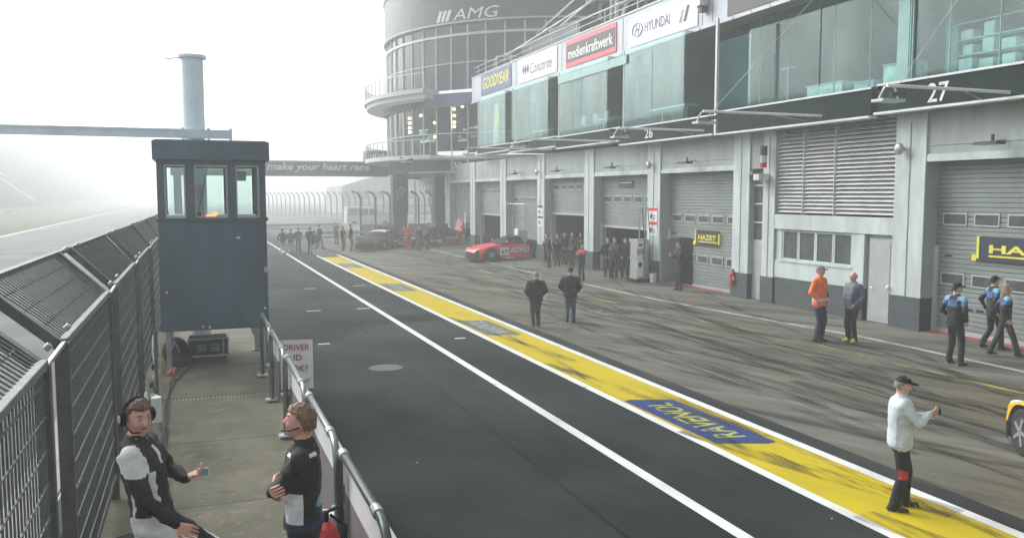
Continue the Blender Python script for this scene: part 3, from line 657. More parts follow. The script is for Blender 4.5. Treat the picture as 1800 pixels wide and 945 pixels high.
# louvre bay
m = MB(); m.box(DX - .12, DX + .3, 17.7, 22.65, 3.3, ZU - .003, 'louvre_back'); m.build('louvre_backing', PB)
for (a, b) in ((17.74, 20.05), (20.07, 21.4), (21.42, 22.62)):
    m = MB(); z = 3.36
    while z < 5.98:
        m.quad((FX + .02, a, z), (FX + .02, b, z), (FX + .16, b, z + .085), (FX + .16, a, z + .085), 'louvre'); m.quad((FX + .02, a, z - .012), (FX + .02, b, z - .012), (FX + .02, b, z), (FX + .02, a, z), 'louvre'); z += .118
    m.box(FX, FX + .18, a - .02, a, 3.3, 6.0, 'louvre'); m.build('louvre_panel', PB)
m = MB(); m.box(FX - .05, DX + .2, 17.7, 22.65, 2.82, 3.28, 'wall_white'); m.box(FX - .02, DX + .2, 18.75, 22.65, 1.28, 1.83, 'wall_white'); m.box(FX - .02, DX + .2, 18.75, 19.25, 1.83, 2.82, 'wall_white')
m.box(FX + .1, DX + .25, 17.7, 18.7, .4, 2.82, 'wall_reveal'); m.box(FX - .03, DX + .2, 18.75, 22.65, .36, 1.28, 'base_dark'); m.box(FX + .02, DX + .1, 22.35, 22.65, 1.83, 2.82, 'wall_white'); m.build('office_wall', PB)
for i in range(4):
    a = 19.27 + i * .77; m = MB()
    for q in ((a, a + .05, 1.85, 2.8), (a + .70, a + .75, 1.85, 2.8), (a + .051, a + .70, 1.85, 1.91), (a + .051, a + .70, 2.74, 2.8)): m.box(FX + .04, FX + .10, *q, 'wall_white')
    wo = m.build('window', PB); g_ = MB(); g_.box(FX + .065, FX + .072, a + .05, a + .70, 1.91, 2.74, 'door_window'); g_.build('pane', wo)
m = MB(); m.box(FX + .2, DX + .2, 19.27, 22.35, 1.83, 2.82, 'interior'); m.box(FX - .05, FX + .04, 19.2, 22.4, 1.80, 1.845, 'wall_white'); m.build('window_sill', PB)
m = MB(); m.box(FX + .06, FX + .10, 17.78, 18.62, .42, 2.70, 'door_trim'); m.box(FX + .045, FX + .06, 17.86, 18.54, .5, 2.62, 'wall_reveal'); do = m.build('side_door', PB)
m = MB(); m.tube([(FX + .0, 18.5, 1.35), (FX + .0, 18.42, 1.35)], .015, 'steel', 6); m.build('handle', do)
m = MB(); m.ell((FX - .10, 17.75, 1.42), (.06, .06, .07), 'plastic_white', 10, 8); m.build('wall_lamp', PB)
# narrow glazed slot with a door
m = MB(); m.box(FX + .25, DX + .2, 23.25, 24.0, .4, ZU, 'room_dark'); m.build('slot_backing', PB)
for i in range(6):
    z = 2.35 + i * .61; m = MB(); m.box(FX + .13, FX + .2, 23.26, 23.99, z, z + .05, 'wall_white'); m.box(FX + .15, FX + .17, 23.3, 23.95, z + .05, z + .61, 'door_window'); m.build('slot_window', PB)
m = MB(); m.box(FX + .12, FX + .2, 23.26, 23.99, .42, 2.34, 'door_trim'); m.box(FX + .105, FX + .12, 23.36, 23.89, .5, 2.25, 'wall_reveal'); m.build('slot_door', PB)
# upper floor
UX = 16.95
bays = [(-8, 6.9, 6.02, 6.70), (7.0, 17.9, 6.02, 6.74), (18.1, 25.2, 5.96, 6.70), (25.4, 32.2, 5.98, 6.62), (32.3, 38.9, 6.16, 6.70), (39.0, 45.5, 6.28, 6.75), (45.6, 51.5, 6.42, 6.80)]
for i, (a, b, zl, zg) in enumerate(bays):
    m = MB(); m.box(UX, FX + .6, a, b, zl + .02, zg - .02, 'fascia'); fo = m.build('fascia', PB)
    m = MB(); m.box(UX - .10, UX + .2, a - .02, b + .02, zl - .04, zl + .019, 'ledge'); m.box(UX - .04, UX + .3, a - .01, b + .01, zg - .019, zg + .035, 'ledge'); m.build('ledge', PB)
    m = MB(); m.box(UX + .25, FX + .4, a, b, zl - .001 - .04, zl + .018, 'soffit'); m.build('soffit', PB)
for n_, y, z0, h_ in (('27', 16.25, 6.13, .47), ('26', 30.2, 6.12, .38)):
    m = MB(); m.text(n_, (UX - .006, y, z0), (0, -1, 0), (0, 0, 1), .62, h_, 'white_worn', off=.01); m.build('bay_number', PB)
m = MB(); m.box(FX + .1, 23.5, -8, 52.5, 6.60, 6.68, 'room_dark'); m.box(23.3, 23.5, -8, 52.5, 6.68, 9.86, 'room_wall'); m.box(FX - .04, 23.6, -8, 53.8, 9.86, 10.05, 'soffit')
for y in (7, 18, 25.3, 32.2, 39, 45.5, 51.5): m.box(19.4, 23.3, y - .06, y + .06, 6.68, 9.86, 'room_wall')
m.build('upper_room', PB)
# big near glazing, set back under the soffit
for a, b in ((-8, -.2), (-.1, 6.95), (7.05, 12.4), (12.46, 17.95), (18.1, 21.6), (21.66, 25.25)):
    m = MB(); m.box(18.2, 18.215, a, b, 6.70, 9.86, 'glass_near'); m.build('glass_panel', PB)
    y = a + 1.45
    while y < b - .4: m = MB(); m.box(18.19, 18.222, y - .012, y + .012, 6.7, 9.86, 'teal_film'); m.build('glass_joint', PB); y += 1.45
for a in (7.0, 18.0):
    m = MB(); m.box(18.13, 18.19, a - .05, a - .02, 6.7, 9.86, 'teal_film'); m.box(18.13, 18.19, a + .03, a + .06, 6.7, 9.86, 'teal_film'); m.box(18.14, 18.19, a + .1, a + .5, 6.7, 9.3, 'teal_film'); m.build('glass_fin', PB)
m = MB(); m.box(UX - .03, UX + .05, 25.26, 25.36, 5.95, 9.86, 'ledge'); m.build('corner_post', PB)
# flush glass boxes of the further bays with dark recesses between them
for (a, b, zg, xx) in ((27.45, 32.1, 6.66, 17.0), (33.65, 38.8, 6.74, 17.0), (40.2, 45.3, 6.79, 17.0), (46.5, 51.4, 6.84, 17.0)):
    n_ = 2
    for k in range(n_):
        y0 = a + (b - a) * k / n_ + .02; y1 = a + (b - a) * (k + 1) / n_ - .02
        m = MB(); m.box(xx, xx + .015, y0, y1, zg, 9.84, 'glass_teal'); m.build('glass_panel', PB)
    m = MB(); m.box(xx - .02, xx + .04, b + .0, b + .05, zg, 9.84, 'ledge'); m.build('glass_edge', PB); m = MB(); m.box(xx + .02, xx + 1.3, a - .02, a - .005, zg, 9.84, 'glass_dark'); m.build('glass_return', PB)
for (a, b) in ((25.4, 27.4), (32.2, 33.6), (38.9, 40.15), (45.4, 46.45), (51.5, 52.55)):
    m = MB(); m.box(18.4, 18.415, a, b, 6.68, 9.84, 'glass_dark'); m.build('recess_glass', PB)
m = MB(); m.box(16.93, 16.96, 33.3, 38.8, 9.25, 9.62, 'teal_film'); m.build('teal_blind', PB); m = MB(); m.box(16.93, 16.96, 31.8, 33.28, 9.27, 9.64, 'teal_film'); m.build('teal_blind', PB)
# inside the rooms: shelves, counters, chairs
def shelf(y, x=19.0, group=None):
    t = thing('display_shelf', 'tall pale display shelf with boxes standing behind the near upper glass', 'shelf', (x, y, 6.68))
    m = MB(); m.box(x, x + .5, y + .9, y + 1.25, 6.7, 8.35, 'teal_film'); m.box(x, x + .4, y - 1.6, y + .9, 8.3, 8.35, 'room_item')
    for k in range(5): m.box(x, x + .4, y - 1.6, y + .9, 6.7 + k * .4, 6.73 + k * .4, 'room_item')
    m.build('frame', t)
    rq = random.Random(5)
    for k in range(4):
        for j in range(4):
            if (k, j) in ((3, 2),): continue
            yy = y + .45 - j * .62; b_ = MB(); b_.box(x + .02, x + .3, yy, yy + rq.uniform(.3, .42), 6.74 + k * .4, 6.74 + k * .4 + rq.uniform(.2, .34), 'room_item'); b_.build('carton', t)
shelf(16.4)
for i, (y, w_, h_, lab) in enumerate(((22.0, 1.6, .62, 'wide pale counter behind the upper glass, nearest the corner post'), (20.3, .8, .5, 'low pale counter in the middle behind the upper glass'), (19.0, 1.1, .85, 'tall teal counter behind the upper glass beside the glass fin'))):
    t = thing('counter', lab, 'counter', (18.8, y, 6.68)); m = MB(); m.box(18.7, 19.2, y - w_ / 2, y + w_ / 2, 6.7, 6.7 + h_, 'room_item'); m.build('front', t); m = MB(); m.box(18.66, 19.24, y - w_ / 2 - .03, y + w_ / 2 + .03, 6.7 + h_, 6.74 + h_, 'wall_white'); m.build('worktop', t)
t = thing('floor_lamp', 'thin white floor lamp with flat top behind the upper glass near the corner post', 'lamp', (18.9, 24.0, 6.68)); m = MB(); m.tube([(18.9, 24.0, 6.68), (18.9, 24.0, 8.1)], .035, 'wall_white', 8); m.build('pole', t); m = MB(); m.box(18.8, 19, 23.7, 24.3, 8.1, 8.14, 'wall_white'); m.build('shade', t)
def table_set(y, n_, lab):
    t = thing('table', lab, 'table', (17.9, y, 6.7)); m = MB(); m.box(17.6, 18.2, y - n_ / 2, y + n_ / 2, 7.28, 7.33, 'room_item'); m.build('tabletop', t)
    for s_ in (-1, 1): m = MB(); m.tube([(17.9, y + s_ * n_ * .35, 6.68), (17.9, y + s_ * n_ * .35, 7.28)], .03, 'room_item', 6); m.build('leg', t)
table_set(29.6, 2.6, 'long pale table behind the glass of the bay numbered 26')
table_set(35.0, 2.2, 'pale table behind the glass below the red bordered banner'); table_set(42.5, 2.4, 'pale table behind the glass below the white banner with the diamond mark')
for y, lab in ((34.0, 'nearest of three white chairs by the glass under the red bordered banner'), (35.2, 'middle of three white chairs by the glass under the red bordered banner'), (36.4, 'farthest of three white chairs by the glass under the red bordered banner')):
    t = thing('chair', lab, 'chair', (17.35, y, 6.7), 0, 'white chairs behind the upper glass'); m = MB(); m.box(17.2, 17.6, y - .2, y + .2, 7.1, 7.14, 'wall_white'); m.build('seat', t); m = MB(); m.box(17.18, 17.22, y - .2, y + .2, 7.14, 7.55, 'wall_white'); m.build('backrest', t)
    for a in (-.17, .17):
        for b in (17.22, 17.58): m = MB(); m.tube([(b, y + a, 6.7), (b, y + a, 7.1)], .015, 'steel', 5); m.build('leg', t)
t = thing('flag', 'pale yellow flag hanging behind the glass under the blue and yellow banner', 'flag', (17.8, 50.3, 6.9)); m = MB(); m.add([(17.8, 50.6, 9.5), (17.8, 49.9, 9.5), (17.85, 49.8, 8.4), (17.8, 50.2, 7.2), (17.9, 50.5, 7.3)], [(0, 1, 2, 3, 4)], 'yellow_text')
fl = m.build('flag_cloth', t); s_ = fl.modifiers.new('s', 'SOLIDIFY'); s_.thickness = .02
# parapet with banners
m = MB(); m.box(17.40, 17.7, -8, 53.9, 9.86, 11.42, 'parapet'); m.box(17.34, 17.40, -8, 53.9, 9.80, 9.92, 'parapet'); m.box(17.36, 17.74, -8, 53.9, 11.42, 11.48, 'ledge')
for y in range(-7, 54): 
    m.box(17.325, 17.339, y - .012, y + .012, 9.8, 9.92, 'wall_reveal')
for y in (26.3, 26.95, 33, 39.4, 45.8, 53.5): m.box(17.385, 17.399, y - .02, y + .02, 9.93, 11.41, 'wall_reveal')
m.build('parapet', PB)
m = MB(); m.tube([(17.55, -8, 12.1), (17.55, 53.8, 12.1)], .03, 'steel', 6); m.tube([(17.55, -8, 11.8), (17.55, 53.8, 11.8)], .02, 'steel', 6)
for y in range(-7, 54, 3): m.tube([(17.55, y, 11.45), (17.55, y, 12.1)], .025, 'steel', 6)
m.build('roof_rail', PB)
m = MB(); m.box(17.7, 40, -8, 53.8, 10.06, 10.3, 'soffit'); m.build('roof', PB)
def banner(lab, y0, y1, z0, z1, base, draw, group=None):
    t = thing('banner', lab, 'banner', (17.38, (y0 + y1) / 2, z0)); m = MB(); m.box(17.36, 17.384, y0, y1, z0, z1, base); m.build('panel', t)
    m = MB(); draw(m, y0, y1, z0, z1); m.build('print', t)
TX_ = 17.352
def d_hy(m, y0, y1, z0, z1):
    m.text('HYUNDAI', (TX_, y1 - 1.35, z0 + .40), (0, -1, 0), (0, 0, 1), 1.95, .42, 'blue_sign', off=.01)
    c = Vector((TX_, y1 - .75, z0 + .62))
    for k in range(20):
        a0, a1 = k * .314159, (k + 1) * .314159; m.bar(c + Vector((0, math.cos(a0) * .42, math.sin(a0) * .27)), c + Vector((0, math.cos(a1) * .42, math.sin(a1) * .27)), .01, .05, 'blue_sign', up=(1, 0, 0))
    m.text('H', (TX_, c.y + .22, c.z - .20), (0, -1, 0), (0, 0, 1), .44, .40, 'blue_sign', shear=.4, off=.02)
    m.add([(TX_, y0 + .75, z0 + .3), (TX_, y0 + .95, z0 + .3), (TX_, y0 + .72, z1 - .3), (TX_, y0 + .52, z1 - .3)], [(0, 1, 2, 3)], 'navy'); m.add([(TX_, y0 + 1.05, z0 + .3), (TX_, y0 + 1.28, z0 + .3), (TX_, y0 + 1.05, z1 - .4), (TX_, y0 + .92, z1 - .4)], [(0, 1, 2, 3)], 'tan')
def d_mk(m, y0, y1, z0, z1):
    m.box(TX_ + .003, TX_ + .006, y0 + .1, y1 - .1, z0 + .22, z1 - .2, 'sign_dark'); m.text('medienkraftwerk', (TX_, y1 - .3, z0 + .36), (0, -1, 0), (0, 0, 1), y1 - y0 - .6, .52, 'white_paint', off=.012)
def d_co(m, y0, y1, z0, z1):
    m.text('Concorde', (TX_, y1 - 1.7, z0 + .33), (0, -1, 0), (0, 0, 1), y1 - y0 - 2.3, .55, 'sign_dark', shear=.2)
    for i, q in enumerate((0, .33, .66)): m.add([(TX_, y1 - .5 - q, z0 + .65), (TX_, y1 - .68 - q, z0 + .35), (TX_, y1 - .86 - q, z0 + .65), (TX_, y1 - .68 - q, z0 + .98)], [(0, 1, 2, 3)], 'sign_dark' if i != 1 else 'blue_sign')
def d_go(m, y0, y1, z0, z1): m.text('GOODYEAR', (TX_, y1 - .35, z0 + .32), (0, -1, 0), (0, 0, 1), y1 - y0 - .7, .72, 'yellow_text', shear=.15, off=.02)
def d_rd(m, y0, y1, z0, z1): m.text('REWE', (TX_, y1 - 1.1, z0 + .55), (0, -1, 0), (0, 0, 1), 2.6, .7, 'red_bright', off=.02)
banner('white banner with blue oval mark and the word HYUNDAI on the parapet', 27.2, 32.4, 10.0, 11.15, 'white_paint', d_hy)
banner('red bordered dark banner reading medienkraftwerk on the parapet', 33.55, 38.85, 10.05, 11.3, 'red_bright', d_mk)
banner('white banner with grey diamonds reading Concorde on the parapet', 39.95, 45.2, 10.05, 11.35, 'white_paint', d_co)
banner('small blue banner with yellow GOODYEAR lettering at the far end of the parapet', 46.5, 51.9, 10.1, 11.35, 'blue_sign', d_go)
banner('dark banner with red letters cut by the top edge above the near upper glass', 19.8, 25.35, 9.95, 11.3, 'sign_dark', d_rd)
t = thing('camera_box', 'small grey camera box fixed on the parapet between two banners', 'camera', (17.3, 26.7, 10.5)); m = MB(); m.box(17.0, 17.36, 26.5, 26.85, 10.55, 10.95, 'steel'); m.build('housing', t); m = MB(); m.box(17.1, 17.36, 26.55, 26.8, 10.35, 10.55, 'dark_metal'); m.build('bracket', t)
# light booms, one thing each, reaching out over the apron
def boom(y, x0, lab):
    t = thing('light_boom', lab, 'light boom', (16.9, y, 6.1), 0, 'light booms reaching out from the pit building')
    m = MB(); m.tube([(x0, y, 6.14), (16.95, y, 6.14)], .036, 'white_paint', 8); m.build('arm', t)
    m = MB(); m.tube([(x0 + .3, y, 6.16), (17.3, y + .6, 9.8)], .009, 'steel', 6) if y < 21 else None; m.tube([(x0 + 2, y, 6.14), (16.95, y + .7, 6.05)], .012, 'steel', 6); m.build('guy_wire', t)
    f = MB(); f.box(x0 - .25, x0 + .35, y - .16, y + .16, 5.80, 5.86, 'galv'); f.bar((x0 - .2, y, 5.87), (x0 - .05, y, 6.12), .03, .03, 'galv'); f.bar((x0 + .3, y, 5.87), (x0 + .2, y, 6.12), .03, .03, 'galv')
    f.box(x0 - .32, x0 - .22, y - .1, y + .1, 6.02, 6.10, 'black'); f.tube([(x0 + .1, y, 5.95), (x0 + .45, y, 6.0)], .05, 'dark_metal', 8); f.build('floodlight', t)
for y, x0, lab in ((14.0, 13.5, 'nearest light boom with its floodlight in front of the number 27'), (20.0, 13.0, 'second light boom ending over the louvre bay beside the number 26'), (26.0, 13.6, 'third light boom, above the shut door with the small blue and yellow board'),
                   (32.5, 12.4, 'fourth light boom, above the half open door beside the fuel pump'), (39.5, 12.5, 'fifth light boom, above the garage behind the red race car'), (50.0, 12.0, 'farthest light boom, before the round glass tower')):
    boom(y, x0, lab)
def hazet(y0, y1, z0, z1, lab):
    t = thing('sponsor_board', lab, 'sign', (DX - .1, (y0 + y1) / 2, z0)); m = MB(); m.box(DX - .085, DX - .055, y0, y1, z0, z1, 'sign_dark' if y0 > 20 else 'navy'); m.build('panel', t)
    h = z1 - z0; m = MB(); m.text('HAZET', (DX - .092, y1 - (y1 - y0) * .10, z0 + h * .36), (0, -1, 0), (0, 0, 1), (y1 - y0) * .80, h * .34, 'yellow_text', shear=0, off=.03)
    m.box(DX - .094, DX - .086, y0 + .05, y1 - (y1 - y0) * .10, z0 + h * .2, z0 + h * .27, 'yellow_text'); m.box(DX - .094, DX - .03, y1 + .001, y1 + .07, z0 + h * .1, z1 + .02, 'yellow_text'); m.box(DX - .094, DX - .03, y1 + .071, y1 + .2, z0, z0 + h * .25, 'yellow_text')
    if y0 > 20: m.box(DX - .094, DX - .03, y0 - .07, y0 - .001, z0 + h * .1, z1 - .1, 'yellow_text')
    m.build('lettering', t)
hazet(12.6, 15.35, 2.3, 2.88, 'large navy board with yellow HAZET lettering on the near roller door')
hazet(26.3, 27.75, 2.02, 2.58, 'small dark board with yellow HAZET lettering on the shut door with the open wicket')
def plate(y0, y1, z0, z1):
    t = thing('door_plate', 'grey rectangular plate high on the half open door beside the fuel pump', 'sign', (DX - .05, y0, z0)); m = MB(); m.box(DX - .07, DX - .03, y0, y1, z0, z1, 'base_dark'); m.build('panel', t); m = MB(); m.box(DX - .074, DX - .071, y0 + .1, y1 - .1, z0 + .2, z1 - .06, 'white_worn'); m.build('print', t)
plate(32.8, 34.1, 4.2, 4.5)
for y, lab, a in ((30.3, 'red and white safety notices on the pillar beside the fuel pump', 2.25), (42.2, 'faint black and white notices on the pillar behind the red race car', 2.2)):
    t = thing('safety_notice', lab, 'sign', (17.42, y, a)); m = MB(); m.box(17.425, 17.438, y - .33, y + .33, a, a + 1.12, 'white_paint'); m.build('panel', t)
    m = MB(); c_ = 'red_bright' if y < 40 else 'sign_dark'
    for k in (0, 1): m.box(17.418, 17.424, y - .33, y + .33, a + .44 + k * .56, a + .56 + k * .56, c_); m.ell((17.42, y + .14, a + .22 + k * .56), (.004, .09, .11), 'sign_dark', 8, 6); m.box(17.418, 17.424, y - .2, y, a + .12 + k * .56, a + .15 + k * .56, 'sign_dark'); m.box(17.418, 17.424, y - .2, y, a + .22 + k * .56, a + .25 + k * .56, 'sign_dark')
    m.build('print', t)
def floodlamp(y, lab, z=5.05):
    t = thing('wall_floodlight', lab, 'floodlight', (17.3, y, z), 0, 'floodlights over the garage doors'); m = MB(); m.bar((17.46, y, z + .1), (17.1, y, z + .05), .04, .04, 'steel'); m.build('bracket', t); m = MB(); m.box(16.85, 17.15, y - .3, y + .3, z - .02, z + .05, 'dark_metal'); m.tube([(17.1, y, z), (17.1, y, z + .22)], .04, 'dark_metal', 8); m.build('lamp_head', t)
for y, lab in ((14.5, 'wall floodlight over the near roller door with the large navy board'), (27.3, 'wall floodlight over the shut door with the open wicket'), (33.3, 'wall floodlight over the half open door beside the fuel pump'), (39.3, 'wall floodlight over the open garage behind the red race car'), (45.2, 'wall floodlight over the shut door left of the open garage')): floodlamp(y, lab)
def speaker(y, x, z, lab):
    t = thing('loudspeaker', lab, 'loudspeaker', (x, y, z), 0, 'loudspeakers on the pillars'); m = MB(); m.ell((x, y, z), (.10, .14, .16), 'steel', 12, 8); m.build('horn', t); m = MB(); m.bar((x, y, z), (17.45, y, z + .02), .04, .04, 'dark_metal'); m.build('bracket', t)
for y, lab in ((17.4, 'small loudspeaker high on the pillar left of the near roller door'), (30.4, 'small loudspeaker high on the pillar with the red and white notices'), (42.3, 'small loudspeaker high on the pillar behind the red race car')): speaker(y, 17.25, 5.08, lab)
t = thing('signal_light', 'red and white signal light with cameras on a bracket beside the narrow glazed slot', 'signal light', (17.3, 23.0, 4.7)); m = MB(); m.tube([(17.2, 22.95, 5.15), (17.2, 22.95, 5.45)], .12, 'dark_metal', 10); m.build('cap', t); m = MB(); m.tube([(17.2, 22.95, 4.92), (17.2, 22.95, 5.15)], .11, 'wall_white', 10); m.tube([(17.2, 22.95, 4.76), (17.2, 22.95, 4.92)], .11, 'red', 10); m.build('lamp', t)
m = MB(); m.box(17.0, 17.4, 22.9, 23.2, 4.36, 4.56, 'wall_white'); m.ell((17.1, 23.35, 4.5), (.12, .14, .16), 'dark_metal', 10, 8); m.bar((17.1, 22.6, 4.4), (17.3, 23.5, 4.45), .04, .04, 'steel'); m.build('camera_head', t)
# fuel pump
def pump():
    x, y = 17.0, 30.6; t = thing('fuel_pump', 'grey and white fuel pump cabinet with two upright hose pipes in front of a pillar', 'fuel pump', (x, y, .38)); z = .38
    m = MB(); m.box(x - .35, x + .35, y - .35, y + .35, z, z + .12, 'black'); m.build('plinth', t)
    m = MB(); m.box(x - .28, x + .28, y - .28, y + .28, z + .12, z + 1.72, 'steel'); m.build('cabinet', t, bevel=.01)
    m = MB(); m.box(x - .275, x + .02, y - .295, y - .282, z + .22, z + 1.1, 'white_paint'); m.box(x - .275, x + .02, y - .295, y - .282, z + 1.35, z + 1.68, 'white_paint'); m.ell((x - .12, y - .296, z + .7), (.09, .004, .12), 'sign_dark', 8, 6); m.box(x - .2, x - .04, y - .30, y - .296, z + 1.45, z + 1.55, 'sign_dark'); m.build('face_panel', t)
    for dx in (-.02, .24): m = MB(); m.tube([(x + dx, y, z + 1.72), (x + dx, y, z + 2.95), (x + dx + .1, y, z + 3.0)], .028, 'steel', 8); m.tube([(x + dx + .1, y - .03, z + 3.0), (x + dx + .07, y - .3, z + 1.8), (x + dx + .02, y - .32, z + .9)], .016, 'black', 6); m.build('hose_pipe', t)
pump()
t = thing('bucket', 'small pale bucket standing between the fuel pump and the pillar', 'bucket', (17.25, 29.7, .39)); m = MB(); m.tube([(17.25, 29.9, .39), (17.25, 29.9, .75)], [.12, .15], 'plastic_white', 14); m.build('pail', t); m = MB(); m.tube([(17.12, 29.9, .74), (17.25, 29.9, .86), (17.38, 29.9, .74)], .01, 'steel', 5); m.build('handle', t)
# stand by the plain door
t = thing('pit_board_stand', 'thin stand holding a white card and grey panels before the shut far door', 'stand', (16.9, 44.5, .37)); m = MB()
for dy in (-.9, .9): m.tube([(17.1, 44.5 + dy, .37), (17.1, 44.5 + dy, 3.4)], .03, 'steel', 6)
m.tube([(17.1, 43.6, 3.38), (17.1, 46.4, 3.38)], .03, 'steel', 6); m.build('frame', t); m = MB(); m.box(17.04, 17.07, 44.6, 45.1, 1.5, 2.0, 'white_paint'); m.build('card', t); m = MB(); m.box(17.04, 17.07, 43.2, 44.4, 1.3, 1.95, 'base_dark'); m.build('panel', t)
# ================================================================ round glass tower
CX, CY, CR = 28.0, 66.0, 13.2
TW = thing('round_tower', 'round dark glass tower with balconies rising into the fog behind the pit building', 'tower', (CX, CY, 0))
A0, A1 = R(120), R(330)
def arc(mb, r0, r1, z0, z1, m, a0=A0, a1=A1, n=64):
    vs = []
    for i in range(n + 1):
        a = a0 + (a1 - a0) * i / n; c, s = math.cos(a), math.sin(a)
        for r_, z in ((r0, z0), (r1, z0), (r1, z1), (r0, z1)): vs.append((CX + r_ * c, CY + r_ * s, z))
    fs = []
    for i in range(n):
        for j in range(4): fs.append((i * 4 + j, i * 4 + (j + 1) % 4, i * 4 + 4 + (j + 1) % 4, i * 4 + 4 + j))
    fs += [(0, 1, 2, 3), (n * 4 + 3, n * 4 + 2, n * 4 + 1, n * 4)]
    mb.add(vs, fs, m)
def tower():
    m = MB(); arc(m, 3, CR - .3, 0, 5.4, 'interior', a0=R(250), a1=R(330), n=20); m.build('ground_core', TW)
    m = MB(); arc(m, 2, CR + .05, 5.5, 6.35, 'tower_dark'); m.build('lower_fascia', TW)
    m = MB(); arc(m, CR + .04, CR + .16, 5.44, 5.56, 'ledge', a0=R(196)); m.build('lower_edge', TW)
    m = MB(); arc(m, CR - .1, CR, 6.95, 10.1, 'tower_glass'); m.build('lower_glazing', TW)
    m = MB(); arc(m, CR - 2, CR + 1.9, 6.35, 6.65, 'tower_slab', a1=R(214)); arc(m, CR - 2, CR + .1, 6.36, 6.62, 'tower_slab', a0=R(214)); m.build('lower_balcony', TW)
    m = MB(); arc(m, CR - 2, CR + .3, 10.1, 10.9, 'tower_dark'); arc(m, CR + .3, CR + 1.7, 10.55, 10.89, 'tower_slab', a1=R(212)); arc(m, CR + .3, CR + 1.9, 10.9, 11.2, 'tower_slab', a1=R(212)); m.build('upper_balcony', TW)
    m = MB(); arc(m, CR - .1, CR, 11.2, 15.6, 'tower_glass'); m.build('middle_glazing', TW)
    m = MB(); arc(m, CR - .5, CR + .2, 15.6, 19.0, 'tower_dark'); m.build('dark_band', TW)
    for zz in (14.9, 13.0, 8.2, 20.6, 22.3): m = MB(); arc(m, CR + .02, CR + (.14 if zz > 14 and zz < 15 else .08), zz - (.08 if zz == 14.9 else .03), zz + (.08 if zz == 14.9 else .03), 'ledge'); m.build('curved_trim', TW)
    for zz in (15.72, 18.9): m = MB(); arc(m, CR + .2, CR + .3, zz - .05, zz + .05, 'tower_slab'); m.build('curved_trim', TW)
    m = MB(); arc(m, CR - .1, CR, 19.0, 24.0, 'tower_glass'); m.build('top_glazing', TW)
    m = MB(); arc(m, 0.5, CR - .2, 10.2, 10.8, 'tower_slab'); arc(m, .5, CR - .2, 23.8, 24.1, 'tower_dark'); arc(m, .5, CR - .12, 15.7, 15.9, 'tower_dark'); m.build('floor_slab', TW)
    for i in range(36):
        a = A0 + (A1 - A0) * i / 35; c, s = math.cos(a), math.sin(a); m = MB()
        for z0, z1 in ((5.56 if a > R(213) else 6.7, 10.08), (11.22, 15.58), (19.02, 24)): m.bar((CX + (CR + .06) * c, CY + (CR + .06) * s, z0), (CX + (CR + .06) * c, CY + (CR + .06) * s, z1), .09, .09, 'ledge'); m.build('mullion', TW); m = MB()
    for z, a1, rr_ in ((6.65, R(214), 1.8), (11.2, R(212), 1.8)):
        m = MB(); n = 26
        for i in range(n + 1):
            a = A0 + (a1 - A0) * i / n; c, s = math.cos(a), math.sin(a); m.tube([(CX + (CR + rr_) * c, CY + (CR + rr_) * s, z), (CX + (CR + rr_) * c, CY + (CR + rr_) * s, z + 1.1)], .035, 'steel', 5)
        arc(m, CR + rr_ - .03, CR + rr_ + .03, z + 1.05, z + 1.12, 'steel', a1=a1); m.build('railing', TW)
    # lower room: ceiling lights and pale display, awning
    m = MB()
    for a, zs in ((R(196), (8.5, 8.8, 9.15, 9.5)), (R(217), (8.65, 8.95, 9.4, 9.85)), (R(220), (10.0,)), (R(202.5), (9.6,)), (R(209), (8.0, 9.0))):
        for z in zs: m.ell((CX + (CR + .05) * math.cos(a), CY + (CR + .05) * math.sin(a), z), (.09, .09, .09), 'lamp_warm', 8, 6)
    m.build('string_light', TW)
    m = MB(); rq = random.Random(9)
    for i in range(20):
        a = R(rq.choice((rq.uniform(202, 210), rq.uniform(217, 226)))); z = rq.uniform(7.5, 8.5); c, s = math.cos(a), math.sin(a); x, y = CX + (CR + .02) * c, CY + (CR + .02) * s; t_ = Vector((-s, c, 0)) * rq.uniform(.12, .4); z1 = z + rq.uniform(.08, .25)
        m.add([Vector((x, y, z)) - t_, Vector((x, y, z)) + t_, Vector((x, y, z1)) + t_, Vector((x, y, z1)) - t_], [(0, 1, 2, 3)], 'teal_film' if i % 2 else 'room_item')
    m.build('window_display', TW)
    m = MB(); arc(m, CR + .35, CR + .9, 10.0, 10.85, 'awning', a0=R(208), a1=R(232), n=14); m.build('awning', TW)
tower()
# AMG lettering bent round the band
t = thing('roof_lettering', 'white AMG lettering with slanted bars on the dark band of the round tower', 'sign', (CX, CY, 16))
m = MB()
def wrap(m, u0, pts, fs):
    vs = []
    for a, z in pts:
        th = R(211) + a / CR; vs.append((CX + (CR + .26) * math.cos(th), CY + (CR + .26) * math.sin(th), z))
    m.add(vs, fs, 'white_paint')
gp, gf = text_geo('AMG', 0, 0)
AL = 3.3
wrap(m, 0, [(1.45 + a * AL + b * .25, 15.85 + b * .75) for a, b in gp], gf)
for k in range(3):
    a = k * .40; wrap(m, 0, [(a, 15.85), (a + .28, 15.85), (a + .58, 16.6), (a + .30, 16.6)], [(0, 1, 2, 3)])
m.build('lettering', t)
t = thing('bay_lettering', 'pale number 32 on the dark lower fascia of the round tower', 'sign', (CX, CY, 5.8)); m = MB(); gp, gf = text_geo('32'); vs = []
for a, z in gp: th = R(216.6) + a * .75 / CR; vs.append((CX + (CR + .08) * math.cos(th), CY + (CR + .08) * math.sin(th), 5.75 + z * .42))
m.add(vs, gf, 'white_worn'); m.build('lettering', t)
